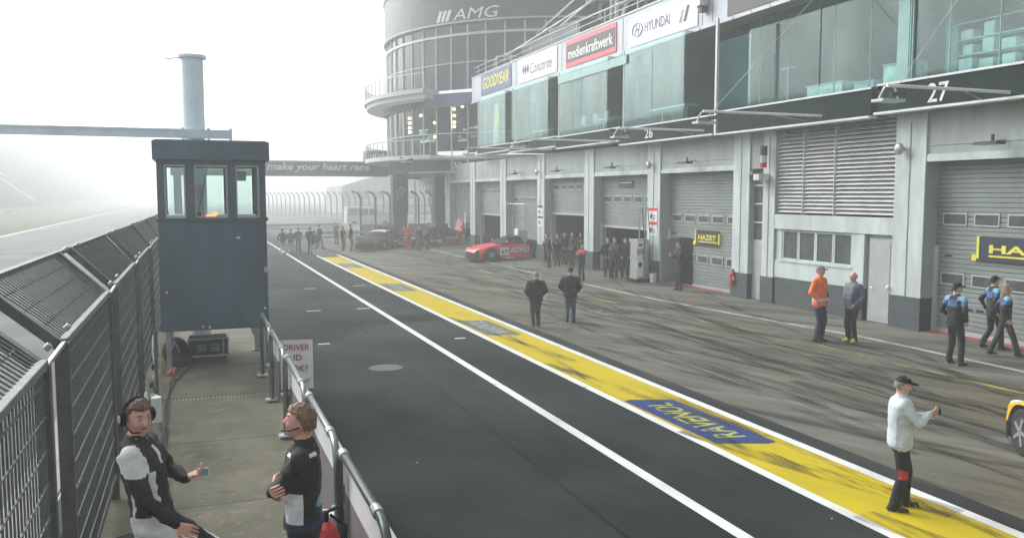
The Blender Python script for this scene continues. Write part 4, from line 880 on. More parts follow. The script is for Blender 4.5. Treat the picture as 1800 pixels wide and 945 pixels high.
# roof wing and terrace beyond the parapet
t = thing('roof_canopy', 'pale steel roof wing on thin struts above the parapet beside the round tower', 'canopy', (24, 48, 10.3))
m = MB(); m.add([(19.8, 40, 16.2), (33, 36, 17.6), (36, 52, 18.4), (25.5, 54, 16.9)], [(0, 1, 2, 3)], 'tower_slab'); cn = m.build('roof_sheet', t); s_ = cn.modifiers.new('s', 'SOLIDIFY'); s_.thickness = .35
for (x, y, h) in ((21.5, 41.5, 16.2), (25.7, 52, 16.8), (30, 40, 17), (23.5, 46, 16.6), (28, 50, 17.2)): m = MB(); m.tube([(x, y, 10.3), (x, y, h)], .12, 'tower_slab', 8); m.tube([(x, y, 12.4), (x + 1.8, y + 1, h - .1)], .08, 'tower_slab', 6); m.build('strut', t)
for a, b in (((18.2, 43, 12.6), (30, 40, 17.3)), ((18.4, 50, 12.4), (24, 42, 16.5)), ((18.2, 36, 14.2), (22, 54, 14.6)), ((18.2, 36, 13.4), (22, 54, 13.8))): m = MB(); m.tube([a, b], .06, 'ledge', 6); m.build('strut', t)
m = MB(); m.box(20.5, 24, 44, 53, 10.3, 13.6, 'tower_dark'); m.build('plant_room', t)
t = thing('roof_terrace_screen', 'glazed terrace screen with white posts on the roof before the round tower', 'screen', (19, 54, 10.3)); m = MB()
for i in range(9): m.tube([(19.2 + i * .9, 54.2 - i * .35, 10.3), (19.2 + i * .9, 54.2 - i * .35, 13.0)], .06, 'ledge', 6)
m.bar((19.2, 54.2, 13.0), (26.4, 51.4, 13.0), .08, .1, 'ledge'); m.build('posts', t); m = MB(); m.bar((19.2, 54.2, 11.6), (26.4, 51.4, 11.6), .02, 2.2, 'glass_dark'); m.build('pane', t)
# columns under the tower with an icon board
for x, y, r_, lab in ((15.7, 68, .55, 'dark square column carrying the white race line icon under the tower'), (18.6, 66.5, .42, 'plain dark round column under the tower, right of the icon column'), (21.5, 62.5, .3, 'pale thin column under the tower next to the garages')):
    t = thing('tower_column', lab, 'column', (x, y, 0)); m = MB(); m.box(x - r_, x + r_, y - r_, y + r_, 0, 5.4, 'tower_dark'); m.build('shaft', t)
    if r_ > .5:
        m = MB(); m.box(x - .62, x + .62, y - .7, y - .56, 2.4, 5.2, 'sign_dark'); m.build('icon_board', t); m = MB(); pts = [(x - .3, y - .75, 3.7), (x - .32, y - .75, 4.2), (x, y - .75, 4.5), (x + .35, y - .75, 4.25), (x + .1, y - .75, 4.05), (x + .15, y - .75, 3.8), (x - .15, y - .75, 3.75), (x - .3, y - .75, 3.5)]; m.tube(pts, .05, 'white_paint', 6); m.build('icon', t)
# bridge over the lane
t = thing('banner_bridge', 'dark bridge over the far pit lane with the words make your heart race', 'bridge', (8, 74, 0))
m = MB(); m.box(-1.5, 16.2, 74, 74.8, 5.45, 6.65, 'tower_dark'); m.box(-1.5, 16.2, 73.95, 74.85, 6.65, 6.75, 'tower_slab'); m.build('deck', t)
m = MB(); m.text('make your heart race', (5.95, 73.97, 5.78), (1, 0, 0), (0, 0, 1), 8.6, .78, 'white_paint', shear=.25, off=.03); m.build('lettering', t)
for x in (-1.0,): m = MB(); m.box(x - .3, x + .3, 74.1, 74.7, 0, 5.45, 'tower_dark'); m.build('pier', t)
m = MB(); m.box(14.0, 18, 72, 74, 6.7, 7.6, 'tower_dark'); m.text('nürbu', (14.2, 71.96, 6.9), (1, 0, 0), (0, 0, 1), 1.8, .5, 'white_paint', off=.02); m.build('end_panel', t)
# far catch fence and barrier
def catch():
    t = thing('catch_fence', 'tall catch fence with curved post tops fading into the fog beyond the pit exit', 'fence', (12, 100, 0))
    pts = [(11.0 + i * .50, 168 - i * 2.3) for i in range(34)]
    for x, y in pts:
        m = MB(); m.tube([(x, y, 0), (x, y, 3.3), (x - .15, y, 3.9), (x - .6, y, 4.3)], .10, 'dark_metal', 6); m.build('post', t)
    m = MB()
    for (a, b), (c, d) in zip(pts, pts[1:]):
        for z in (.6, 1.2, 1.8, 2.4, 3.0): m.bar((a, b, z), (c, d, z), .03, .03, 'steel')
        m.bar((a, b, .45), (c, d, .45), .05, .9, 'barrier')
    m.build('mesh_panel', t)
catch()
for x0, y0, x1, y1, lab in ((5.5, 92, 15, 92.5, 'low pale crash barrier across the pit exit in the fog'), (9.5, 73, 15.2, 72, 'low grey crash barrier behind the white striped black race car')):
    t = thing('crash_barrier', lab, 'barrier', (x0, y0, 0)); m = MB(); m.bar((x0, y0, .7), (x1, y1, .7), .1, .3, 'barrier'); m.bar((x0, y0, .35), (x1, y1, .35), .08, .2, 'barrier'); m.build('beam', t); m = MB()
    for k in range(6): m.bar((x0 + (x1 - x0) * k / 5, y0 + .1 + (y1 - y0) * k / 5, 0), (x0 + (x1 - x0) * k / 5, y0 + .1 + (y1 - y0) * k / 5, .85), .1, .1, 'steel')
    m.build('posts', t)
t = thing('catch_fence', 'catch fence of hooked dark posts under the round tower behind the race cars', 'fence', (17, 74, 0))
for i in range(9): 
    x = 13.8 + i * 1.35; m = MB(); m.tube([(x, 74.5 + i * .2, 0), (x, 74.5 + i * .2, 3.6), (x - .25, 74.5 + i * .2, 4.0), (x - .7, 74.5 + i * .2, 4.2)], .09, 'dark_metal', 6); m.build('post', t)
m = MB(); m.bar((13.8, 74.5, .7), (24.6, 76.1, .7), .1, 1.2, 'barrier'); m.bar((13.8, 74.5, 2.2), (24.6, 76.1, 2.2), .04, .06, 'steel'); m.bar((13.8, 74.5, 2.9), (24.6, 76.1, 2.9), .04, .06, 'steel'); m.build('rails', t)
t = thing('paddock_building', 'plain grey box building fading in the fog behind the banner bridge', 'building', (33, 165, 0))
m = MB(); m.prism([(27, 0), (52, 0), (52, 8.0), (35, 7.8), (31, 6.8), (27, 5.5)], 'y', 165, 185, 'barrier'); m.build('wall', t); m = MB(); m.box(34, 52.2, 164.8, 185.2, 8.1, 8.6, 'tower_slab'); m.build('roof', t)
for k in range(4): m = MB(); m.box(30 + k * 3.2, 32 + k * 3.2, 164.9, 164.99, 3.0, 4.6, 'door_window'); m.build('window', t)
# left side: grandstand and hill across the race track
mb = MB(); mb.box(-28.6, -28.1, 20, 400, 0, 1.6, 'barrier'); tag(mb.build('track_barrier'), 'long low grey barrier wall across the race track in the fog', 'barrier')
mb = MB(); pr_ = [(-29, 1.5)] + [p for k in range(22) for p in ((-29.4 - k * .9, 2.2 + k * .68), (-29.4 - (k + 1) * .9, 2.2 + k * .68))] + [(-50, 19), (-50, 0), (-29, 0)]
ST = thing('grandstand', 'steep hazy grandstand with pale stair flights across the race track', 'grandstand', (-40, 120, 0))
mb.prism(pr_, 'y', 30, 400, 'stand_seat'); mb.build('tiers', ST)
for y in (120, 150, 195):
    m = MB(); m.bar((-29.4, y, 2.6), (-48.6, y, 17.2), 1.4, .25, 'tower_slab'); m.bar((-29.4, y + 1.4, 3.6), (-48.6, y + 1.4, 18.2), .14, .14, 'ledge'); m.build('stair_flight', ST)
for y, h in ((105, 1), (133, 1.2)):
    m = MB(); m.tube([(-33, y, 3), (-33, y, 6)], .12, 'ledge', 6); m.ell((-33, y, 6.2), (.5, .7, .4), 'ledge', 8, 6); m.build('tannoy', ST)
mb = MB(); N_ = 26; vs = []; fs = []
for i in range(N_ + 1):
    for j in range(9):
        y = 60 + i * 13; x = -70 - j * 18; z = min(24, 3 + j * 4.2) * (1 - .5 * (i / N_)) + 2.5 * noise.noise(Vector((x * .05, y * .05, 1))); vs.append((x, y, z if j else 0))
for i in range(N_):
    for j in range(8): a = i * 9 + j; fs.append((a, a + 9, a + 10, a + 1))
mb.add(vs, fs, 'hill'); struct('hill', mb, smooth=True)
m = MB(); t = thing('track_marker', 'small white marker board on the verge across the race track', 'marker', (-20.5, 118, 0)); m.tube([(-20.5, 118, 0), (-20.5, 118, 1.0)], .08, 'ledge', 6); m.build('post', t); m = MB(); m.box(-20.9, -20.1, 117.9, 118, .9, 1.9, 'white_paint'); m.build('board', t)
# bare trees under the tower gap
def tree(x, y, h, lab, sp):
    rq = random.Random(int(x * 10)); t = thing('bare_tree', lab, 'tree', (x, y, 0), 0, 'trees beyond the pit exit'); m = MB()
    def br(p, d, l, r_, k):
        q = p + d * l; m.tube([p, (p + q) / 2 + Vector((rq.uniform(-.1, .1), 0, 0)) * l, q], [r_, r_ * .8, r_ * .6], 'bark', 5, False)
        tips.append(q)
        if k:
            for _ in range(3): br(q, (d + Vector((rq.uniform(-.8, .8), rq.uniform(-.8, .8), rq.uniform(-.1, .6)))).normalized(), l * .68, r_ * .6, k - 1)
    tips = []; br(Vector((x, y, 0)), Vector((0, 0, 1)), h * .35, .16, 4); m.build('trunk', t)
    c = MB()
    for q in tips[4:]:
        for _ in range(sp):
            p = q + Vector((rq.gauss(0, .5), rq.gauss(0, .5), rq.gauss(0, .4))); a = Vector((rq.uniform(-1, 1), rq.uniform(-1, 1), rq.uniform(-1, 1))).normalized() * .16; b = a.cross(Vector((rq.uniform(-1, 1), .3, 1))).normalized() * .12
            c.add([p - a, p + b, p + a, p - b], [(0, 1, 2, 3)], 'leaf_dark')
    c.build('crown', t)
tree(27, 100, 7, 'hazy tree seen through the gap between the two tower columns', 5); tree(32.5, 102, 8, 'hazy tree seen right of the plain dark tower column', 5)
t = thing('lamp_mast', 'thin mast with a rectangular lamp head seen under the tower', 'street lamp', (19.5, 77, 0)); m = MB(); m.tube([(19.3, 77, 0), (19.3, 77, 5.6)], .08, 'steel', 6); m.build('mast', t); m = MB(); m.box(18.0, 19.9, 76.8, 77.2, 5.3, 5.75, 'dark_metal'); m.build('lamp_head', t)
# ================================================================ race cars
def make_car(name, label, loc, rz, C, kind='race'):
    """nose towards local -X; 4.7 m long"""
    t = thing(name, label, 'race car' if kind == 'race' else 'car', loc, rz)
    L_ = 4.7; st = [-2.35, -2.25, -2.1, -1.95, -1.8, -1.7, -1.6, -1.5, -1.4, -1.3, -1.2, -1.1, -1.0, -.85, -.7, -.5, -.3, -.1, .1, .3, .5, .7, .85, 1.0, 1.1, 1.2, 1.3, 1.4, 1.5, 1.6, 1.7, 1.8, 1.95, 2.1, 2.25, 2.35]
    wx = (-1.4, 1.35); wr = .36
    def lerp(tb, x):
        for (a, u), (b, v) in zip(tb, tb[1:]):
            if x <= b: return u + (v - u) * (x - a) / (b - a)
        return tb[-1][1]
    hw = [(-2.35, .62), (-2.2, .86), (-1.9, .96), (-1.4, 1.0), (-.9, .94), (.6, .95), (1.35, 1.01), (2.0, .97), (2.35, .85)]
    belt = [(-2.35, .42), (-2.2, .56), (-1.7, .74), (-1.4, .80), (-1.0, .80), (-.5, .86), (.6, .90), (1.2, .98), (1.9, .95), (2.35, .82)]
    hood = [(-2.35, .46), (-2.2, .62), (-1.6, .80), (-.95, .90), (-.35, 1.22), (.05, 1.30), (.5, 1.29), (1.0, 1.16), (1.6, 1.02), (2.1, .98), (2.35, .90)]
    body = MB(); rows = []
    for x in st:
        w_ = lerp(hw, x); zb = .10; 
        for c in wx:
            if abs(x - c) < wr + .05: zb = max(zb, math.sqrt(max(0, (wr + .06) ** 2 - (x - c) ** 2)) + .30)
        be = max(lerp(belt, x), zb + .05); to = lerp(hood, x); cab = -.95 < x < 1.9; rw = w_ * (.62 if -.4 < x < 1.2 else .80)
        rows.append([(x, -w_ * .98, zb), (x, -w_, (zb + be) / 2), (x, -w_ * .97, be), (x, -rw, max(to - (.05 if cab else .03), be)), (x, -rw * .55, to + .005), (x, 0, to + .02), (x, rw * .55, to + .005), (x, rw, max(to - (.05 if cab else .03), be)), (x, w_ * .97, be), (x, w_, (zb + be) / 2), (x, w_ * .98, zb)])
    vs = [p for r_ in rows for p in r_]; K = 11
    for i in range(len(rows) - 1):
        xm = (st[i] + st[i + 1]) / 2
        for j in range(K - 1):
            m_ = C['side'] if j in (0, 9) else C['body']
            if j in (3, 4, 5, 6) : m_ = C['top']
            if j in (2, 7) and -.85 < xm < 1.5: m_ = C.get('glass', 'blackgloss')
            if j in (3, 4, 5, 6) and -.95 < xm < -.35: m_ = C.get('glass', 'blackgloss')
            if j in (3, 4, 5, 6) and -.35 < xm < .9: m_ = C['roof']
            if j in (3, 4, 5, 6) and 1.0 < xm < 1.6: m_ = 'blackgloss'
            if j in (0, 1, 8, 9) and xm > .9: m_ = C['rear']
            if xm < -2.1 and j in (0, 1, 8, 9): m_ = 'black'
            if 'stripe' in C and j in (2, 7) and (-2.0 < xm < -.9): m_ = C['stripe']
            a = i * K + j; body.add([vs[a], vs[a + 1], vs[a + K + 1], vs[a + K]], [(0, 1, 2, 3)], m_)
    body.add(rows[0], [tuple(range(K))], 'black'); body.add(rows[-1], [tuple(range(K))[::-1]], C['rear'])
    bo = body.build('body', t, world=False); me = bo.data; bm = bmesh.new(); bm.from_mesh(me); bmesh.ops.remove_doubles(bm, verts=bm.verts, dist=.002); bmesh.ops.recalc_face_normals(bm, faces=bm.faces)
    for f in bm.faces: f.smooth = True
    bm.to_mesh(me); bm.free()
    m = MB(); m.box(-2.1, 2.3, -.85, .85, .12, .32, 'black'); m.box(-1.0, .95, -.8, .8, .32, .6, 'black'); m.build('underbody', t, world=False)
    if kind == 'race':
        m = MB(); m.box(-2.55, -1.9, -.96, .96, .07, .10, 'black'); m.box(-1.0, 1.0, -1.03, -.9, .08, .12, 'black'); m.box(-1.0, 1.0, .9, 1.03, .08, .12, 'black'); m.box(2.2, 2.55, -.8, .8, .2, .3, 'black'); m.build('splitter', t, world=False)
        m = MB(); m.box(2.0, 2.45, -.97, .97, 1.34, 1.40, C['wing']); 
        for s_ in (-1, 1): m.box(2.0, 2.48, s_ * .96 - .012, s_ * .96 + .012, 1.12, 1.50, C['wing2'])
        for s_ in (-.4, .4): m.add([(2.0, s_ - .015, .95), (2.2, s_ - .015, .95), (2.35, s_ - .015, 1.29), (2.15, s_ - .015, 1.29), (2.0, s_ + .015, .95), (2.2, s_ + .015, .95), (2.35, s_ + .015, 1.29), (2.15, s_ + .015, 1.29)], [(0, 1, 2, 3), (7, 6, 5, 4), (0, 4, 5, 1), (1, 5, 6, 2), (2, 6, 7, 3), (3, 7, 4, 0)], 'black')
        m.build('rear_wing', t, world=False)
    for c in wx:
        for s_ in (-1, 1):
            y = s_ * .86; m = MB(); m.tube([(c, y - .13, .35), (c, y - .115, .35), (c, y + .115, .35), (c, y + .13, .35)], [.31, .345, .345, .31], 'rubber', 24); wo = m.build('wheel', t, world=False)
            m = MB(); m.tube([(c, y + s_ * .131, .35), (c, y + s_ * .137, .35)], [.22, .21], C['rim'], 20)
            for k in range(5): a = k * 1.2566; m.bar((c, y + s_ * .14, .35), (c + math.cos(a) * .2, y + s_ * .14, .35 + math.sin(a) * .2), .05, .02, 'steel' if C['rim'] == 'dark_metal' else C['rim'], up=(0, 1, 0))
            m.build('rim', wo, world=False)
    for s_ in (-1, 1):
        m = MB(); m.ell((-2.12, s_ * .70, .60), (.16, .12, .06), C.get('lamp', 'white_paint'), 10, 6); m.build('headlight', t, world=False)
        m = MB(); m.box(2.32, 2.37, s_ * .62 - .2, s_ * .62 + .2, .74, .80, 'red'); m.build('tail_light', t, world=False)
        m = MB(); m.bar((-.55, s_ * .86, .98), (-.55, s_ * 1.04, 1.02), .03, .03, 'black'); m.ell((-.55, s_ * 1.08, 1.03), (.06, .11, .07), C['top'], 8, 6); m.build('mirror', t, world=False)
    return t
def decal_side(t, s_, items):
    for it in items:
        m = MB()
        if it[0] == 'text': _, s, x, z, w_, h, mm = it; nm_ = 'side_lettering'; m.text(s, (x if s_ < 0 else -x, s_ * 1.012, z), (1 if s_ < 0 else -1, 0, 0), (0, 0, 1), w_, h, mm, shear=.3, off=.03)
        else: _, x, z, w_, h, mm = it; nm_ = 'number_panel' if h > .3 else 'decal_stripe'; m.box(x, x + w_, s_ * 1.004 - .003, s_ * 1.004 + .003, z, z + h, mm)
        m.build(nm_, t, world=False)
# nose points at -X (lane); the side facing the camera is local -Y
c = make_car('race_car', 'red and black race car with a white number panel, nose out of the open garage', (16.5, 44.6, .32), R(3), dict(body='red_bright', side='red_bright', top='red_bright', roof='black', rear='black', wing='black', wing2='red_bright', rim='dark_metal', stripe='red_bright'))
decal_side(c, -1, [('box', -.93, .30, .52, .42, 'white_paint'), ('text', '69', -.86, .38, .38, .26, 'sign_dark'), ('text', 'KOND', -.30, .44, 1.15, .28, 'white_paint'), ('box', -.6, .13, .5, .05, 'white_paint'), ('box', 1.45, .66, .35, .07, 'white_paint')])
c = make_car('race_car', 'black race car with white roof, red door panel and red wheels, on the lane side', (12.2, 59.0, .13), R(55), dict(body='black', side='black', top='black', roof='white_paint', rear='black', wing='black', wing2='red', rim='red_bright', lamp='red_bright', glass='black'))
decal_side(c, -1, [('box', -.9, .55, .9, .22, 'red_bright'), ('box', .1, .5, .6, .08, 'white_paint')])
c = make_car('race_car', 'dark race car with red wheels and a red raised cover among the crew', (16.2, 58.0, .33), R(8), dict(body='black', side='red_dull', top='black', roof='black', rear='red_dull', wing='black', wing2='red_bright', rim='red_bright'))
decal_side(c, -1, [('box', -1.0, .3, .8, .2, 'white_paint'), ('box', .1, .55, 1.0, .06, 'white_paint')])
m = MB(); m.add([(1.5, -.6, 1.0), (2.1, -.6, 1.0), (2.4, -.55, 1.9), (1.8, -.55, 2.0), (1.5, .6, 1.0), (2.1, .6, 1.0), (2.4, .55, 1.9), (1.8, .55, 2.0)], [(0, 1, 2, 3), (7, 6, 5, 4), (0, 4, 5, 1), (1, 5, 6, 2), (2, 6, 7, 3), (3, 7, 4, 0)], 'red_bright'); m.build('raised_cover', c, world=False)
c = make_car('sports_car', 'bright yellow sports car parked at the right edge, only its corner in view', (11.50, 7.14, .09), R(243), dict(body='yellow_car', side='black', top='yellow_car', roof='yellow_car', rear='yellow_car', wing='black', wing2='black', rim='dark_metal', lamp='white_paint'), kind='road')
for s_ in (-1, 1): decal_side(c, s_, [('box', -1.05, .36, .55, .34, 'white_paint'), ('text', '27', -.98, .42, .4, .22, 'sign_dark')])
# white van in the fog
t = thing('van', 'white van parked far off in the fog behind the race cars', 'van', (19.5, 104, 0)); m = MB()
m.prism([(17.6, .4), (23.2, .4), (23.2, 1.3), (22.2, 1.5), (21.3, 2.4), (17.6, 2.45)], 'y', 104, 106, 'white_worn'); m.build('body', t, bevel=.05)
m = MB(); 
for a, b in ((17.9, 18.9), (19.1, 20.2), (20.35, 21.3)): m.box(a, b, 103.96, 103.99, 1.45, 2.15, 'door_window')
m.build('side_window', t)
for x in (18.5, 22.3):
    for y in (104.05, 105.95): m = MB(); m.tube([(x, y - .1, .36), (x, y + .1, .36)], .36, 'rubber', 16); m.build('wheel', t)
# trolley in the far garage
t = thing('tyre_trolley', 'tyre trolley with a yellow and white marker board beside the raised red bonnet', 'trolley', (18.0, 57.0, .38)); m = MB()
for x in (17.8, 18.4):
    for y in (56.6, 57.2): m.tube([(x, y, .38), (x, y, 1.7)], .03, 'steel', 6)
for z in (.6, 1.2, 1.68): m.box(17.8, 18.4, 56.6, 57.2, z, z + .03, 'steel')
m.build('frame', t)
for z in (.63, .88, 1.23): m = MB(); m.tube([(18.1, 56.9, z), (18.1, 56.9, z + .22)], .28, 'rubber', 16); m.build('tyre', t)
m = MB(); m.box(17.62, 17.66, 56.2, 56.45, 1.6, 2.7, 'white_worn'); m.build('marker_board', t)
# ================================================================ people
def rc(mb, p, q, r1, r2, m, n=12, k=5, fl=None):
    """rounded tapered limb; fl=(axis, factor) flattens it"""
    p = Vector(p); q = Vector(q); d = (q - p); L_ = d.length; d.normalize()
    u = Vector((0, 1, 0)) if abs(d.y) < .9 else Vector((1, 0, 0)); a = d.cross(u).normalized(); b = a.cross(d)
    rings = []
    for i in range(4): t_ = i / 4 * math.pi / 2; rings.append((p - d * r1 * math.cos(t_), r1 * math.sin(t_)))
    for i in range(k + 1): rings.append((p.lerp(q, i / k), r1 + (r2 - r1) * i / k))
    for i in range(4): t_ = (i + 1) / 4 * math.pi / 2; rings.append((q + d * r2 * math.sin(t_), r2 * math.cos(t_)))
    vs = []
    for c, r_ in rings:
        for j in range(n):
            t_ = 2 * math.pi * j / n; o = (a * math.cos(t_) + b * math.sin(t_)) * max(r_, .0006)
            if fl: ax = Vector(fl[0]); o = o - ax * o.dot(ax) * (1 - fl[1])
            vs.append(c + o)
    N_ = len(rings); fs = [(i * n + j, i * n + (j + 1) % n, (i + 1) * n + (j + 1) % n, (i + 1) * n + j) for i in range(N_ - 1) for j in range(n)]
    fs += [tuple(range(n))[::-1], tuple((N_ - 1) * n + j for j in range(n))]
    mb.add(vs, fs, m)
def loft(mb, rings, m, n=20):
    """rings: (centre, rx, ry, m?) stacked, x wide y deep"""
    vs = []
    for c, rx, ry in rings:
        for j in range(n):
            t_ = 2 * math.pi * j / n; cx_, sx_ = math.cos(t_), math.sin(t_)
            e = .82; x = math.copysign(abs(cx_) ** e, cx_) * rx; y = math.copysign(abs(sx_) ** e, sx_) * ry
            vs.append(Vector(c) + Vector((x, y, 0)))
    N_ = len(rings); fs = [(i * n + j, i * n + (j + 1) % n, (i + 1) * n + (j + 1) % n, (i + 1) * n + j) for i in range(N_ - 1) for j in range(n)]
    fs += [tuple(range(n))[::-1], tuple((N_ - 1) * n + j for j in range(n))]
    mb.add(vs, fs, m)
def ik(S, T, l1, l2, hint):
    S = Vector(S); T = Vector(T); d = T - S; D = min(d.length, (l1 + l2) * .999); d.normalize(); T = S + d * D
    a = (l1 * l1 - l2 * l2 + D * D) / (2 * D); h = math.sqrt(max(0, l1 * l1 - a * a)); hv = Vector(hint); hv = (hv - d * hv.dot(d)).normalized()
    return S + d * a + hv * h, T
def add_hand(mb, W, d, nrm, side, curl, m, n=6, sc_=1.0):
    """W wrist, d hand direction, nrm palm normal, thumb on +side"""
    W = Vector(W); d = Vector(d).normalized(); nrm = Vector(nrm); nrm = (nrm - d * nrm.dot(d)).normalized(); s = d.cross(nrm).normalized() * side
    g = sc_
    for k in range(4):
        o = s * ((k - 1.5) * -.021) * g; rc(mb, W - d * .01 * g, W + d * .085 * g + o, .019 * g, .0125 * g, m, n, 2)
    for k, L_ in enumerate((.074, .082, .076, .060)):
        b = W + d * .085 * g + s * ((1.5 - k) * .021) * g; dd = d.copy(); r0 = .0098 * g; c = curl * (1 + .08 * k)
        for j, f in enumerate((.45, .32, .23)):
            dd = (Matrix.Rotation(0, 3, 'X') @ dd); dd = (dd * math.cos(c) + nrm * math.sin(c)).normalized(); nn = nrm
            e = b + dd * L_ * f * g; rc(mb, b, e, r0, r0 * .9, m, n, 1); b = e; r0 *= .9; c = curl * .9
            nrm2 = (nrm - dd * nrm.dot(dd)); 
            if nrm2.length > .1: pass
    b = W + d * .025 * g + s * .028 * g; t1 = b + (d * .55 + s * .75 + nrm * .35).normalized() * .038 * g; t2 = t1 + (d * .85 + s * .3 + nrm * (.3 + curl * .4)).normalized() * .030 * g
    rc(mb, b, t1, .0125 * g, .0108 * g, m, n, 1); rc(mb, t1, t2, .0105 * g, .009 * g, m, n, 1)
def person(name, label, loc, rz, h=1.78, top='cloth_black', legs='cloth_charcoal', shoes='shoe_dark', sole=None, skin='skin', hair='hair_dark', hairstyle='short', cap=None, lean=0, bulk=1.0, belly=0, stance='stand', arms=None, legpose=None,
           head=(0, 0), vox=.024, group=None, paint=None, extra=None, wr=.004, headturn=0, hem=.86, collar=None, hips=None, nohood=True):
    t = thing(name, label, 'person', loc, rz, group)
    s = h / 1.78; V = Vector
    hip = V(hips) if hips else V((0, 0, .95)); le = R(lean)
    def tor(x, y, z): # torso point, z above hip
        return hip + V((x, y * math.cos(le) - z * math.sin(le), z * math.cos(le) + y * math.sin(le)))
    tw = 1.0 if h > 1.72 else .97
    mb = MB(); fine = vox < .015; nn = 20 if fine else 14
    # torso
    B = bulk
    rings = [(tor(0, 0, -.12), .150 * B, .108 * B), (tor(0, 0, -.09 if hem > .84 else -.10), .172 * B, .125 * B), (tor(0, 0, .02), .170 * B, .122 * B + belly * .5), (tor(0, -belly * .5, .14), .160 * B, .118 * B + belly), (tor(0, -belly * .3, .26), .172 * B, .122 * B + belly * .6), (tor(0, -.005, .36), .190 * B, .125 * B), (tor(0, 0, .44), .192 * B, .118 * B), (tor(0, .008, .50), .150 * B, .095 * B), (tor(0, .008, .535), .085, .075), (tor(0, .005, .565), .062, .062)]
    loft(mb, rings, top, nn)
    loft(mb, [(hip + V((0, .0, -.17)), .14, .10), (hip + V((0, 0, -.08)), .165, .118), (hip + V((0, 0, .0)), .155, .11)], legs, nn)
    SH = {}; 
    for sd_, q in (('R', -1), ('L', 1)):
        SH[sd_] = tor(q * .185 * (B * .5 + .5), .005, .455)
    # arms
    AP = {'R': ((-.27, .02, .0), (-.3, .6, 0)), 'L': ((.27, .02, .0), (.3, .6, 0))}
    if arms: AP.update(arms)
    for sd_, q in (('R', -1), ('L', 1)):
        wt, hint = AP[sd_][:2]; fin = AP[sd_][2] if len(AP[sd_]) > 2 else None
        W0 = hip + V(wt) if not (len(AP[sd_]) > 3 and AP[sd_][3] == 'abs') else V(wt)
        E_, W_ = ik(SH[sd_], W0, .285, .255, hint); S_ = SH[sd_]
        tb = top if True else top
        rc(mb, S_, E_, .068 * (.6 + .4 * B), .056 * (.4 + .6 * B), tb, nn - 4, 5); rc(mb, E_, W_, .056 * (.4 + .6 * B), .038 * (.6 + .4 * B), tb, nn - 4, 5)
        rc(mb, S_, tor(q * .08, 0, .46), .072, .075, tb, nn - 4, 3)
        d = (W_ - E_).normalized(); pn = V(fin[0]) if fin else V((-q, 0, 0)); cu = fin[1] if fin else .35; hd = V(fin[2]) if fin and len(fin) > 2 else d
        AP[sd_] = (E_, W_, hd, pn, cu, q)
    # legs
    LP = {'R': ((-.11, 0, .085), (-.05, -1, 0), 0), 'L': ((.11, 0, .085), (.05, -1, 0), 0)}
    if legpose: LP.update(legpose)
    for sd_, q in (('R', -1), ('L', 1)):
        an, hint, toe = LP[sd_]; Hp = hip + V((q * .088, 0, -.05)); K_, A_ = ik(Hp, V(an), .42, .41, hint)
        rc(mb, Hp, K_, .094 * (.5 + .5 * B), .070 * (.6 + .4 * B), legs, nn - 4, 5); rc(mb, K_, A_ + V((0, 0, .02)), .070 * (.6 + .4 * B), .062, legs, nn - 4, 5)
        rc(mb, K_ + (A_ - K_) * .3, A_ + V((0, .0, .0)), .068, .068, legs, nn - 4, 3)
        f = V((math.sin(toe + q * .15), -math.cos(toe + q * .15), 0))
        rc(mb, A_ + V((0, 0, -.045)) - f * .05, A_ + V((0, 0, -.052)) + f * .15, .040, .034, shoes, 10, 3, fl=((0, 0, 1), .95)); rc(mb, A_ + V((0, 0, -.01)), A_ + V((0, 0, -.04)) + f * .06, .045, .040, shoes, 10, 2)
        if sole: mb.add([], [], sole); rc(mb, A_ + V((0, 0, -.074)) - f * .06, A_ + V((0, 0, -.074)) + f * .165, .043, .037, sole, 10, 3, fl=((0, 0, 1), .25))
    # head
    nb = tor(0, .005, .53); hy, hp = R(head[0]), R(head[1]); HR = Matrix.Rotation(hy, 3, 'Z') @ Matrix.Rotation(hp, 3, 'X'); hc = nb + V((0, -.015, .155)) + V((0, -math.sin(hp) * .0, 0))
    def hp_(x, y, z): return hc + HR @ V((x, y, z))
    rc(mb, nb - V((0, 0, .04)), hp_(0, .015, -.06), .060, .054, skin, nn - 4, 4)
    mb.ell(hc, (.076, .097, .108), skin, nn, 14, HR); mb.ell(hp_(0, -.022, -.055), (.058, .066, .062), skin, nn, 10, HR); mb.ell(hp_(0, -.062, -.092), (.026, .024, .022), skin, 10, 8, HR)
    rc(mb, hp_(0, -.092, .010), hp_(0, -.112, -.030), .009, .0155, skin, 8, 2); mb.ell(hp_(0, -.080, .030), (.052, .02, .012), skin, 10, 6, HR)
    for q in (-1, 1):
        mb.ell(hp_(q * .077, .012, -.012), (.012, .022, .034), skin, 8, 8, HR); mb.ell(hp_(q * .04, -.066, -.03), (.024, .022, .02), skin, 8, 6, HR)
    if collar: loft(mb, [(nb + V((0, .005, -.045)), .082, .078), (nb + V((0, .002, .025)), .070, .068), (nb + V((0, .002, .04)), .062, .06)], collar, nn)
    if extra: extra(mb, tor, AP, hp_, HR, 'pre')
    # remesh into one skin, then give each face the cloth of the nearest source vertex
    src = MB(); src.v, src.f, src.fm, src.ml = mb.v, mb.f, mb.fm, mb.ml
    me = bpy.data.meshes.new('tmp'); me.from_pydata(mb.v, [], mb.f); ob = bpy.data.objects.new('tmp', me); col.objects.link(ob)
    rm = ob.modifiers.new('r', 'REMESH'); rm.mode = 'VOXEL'; rm.voxel_size = vox; rm.adaptivity = 0
    sm = ob.modifiers.new('s', 'SMOOTH'); sm.factor = .5; sm.iterations = 3 if fine else 2
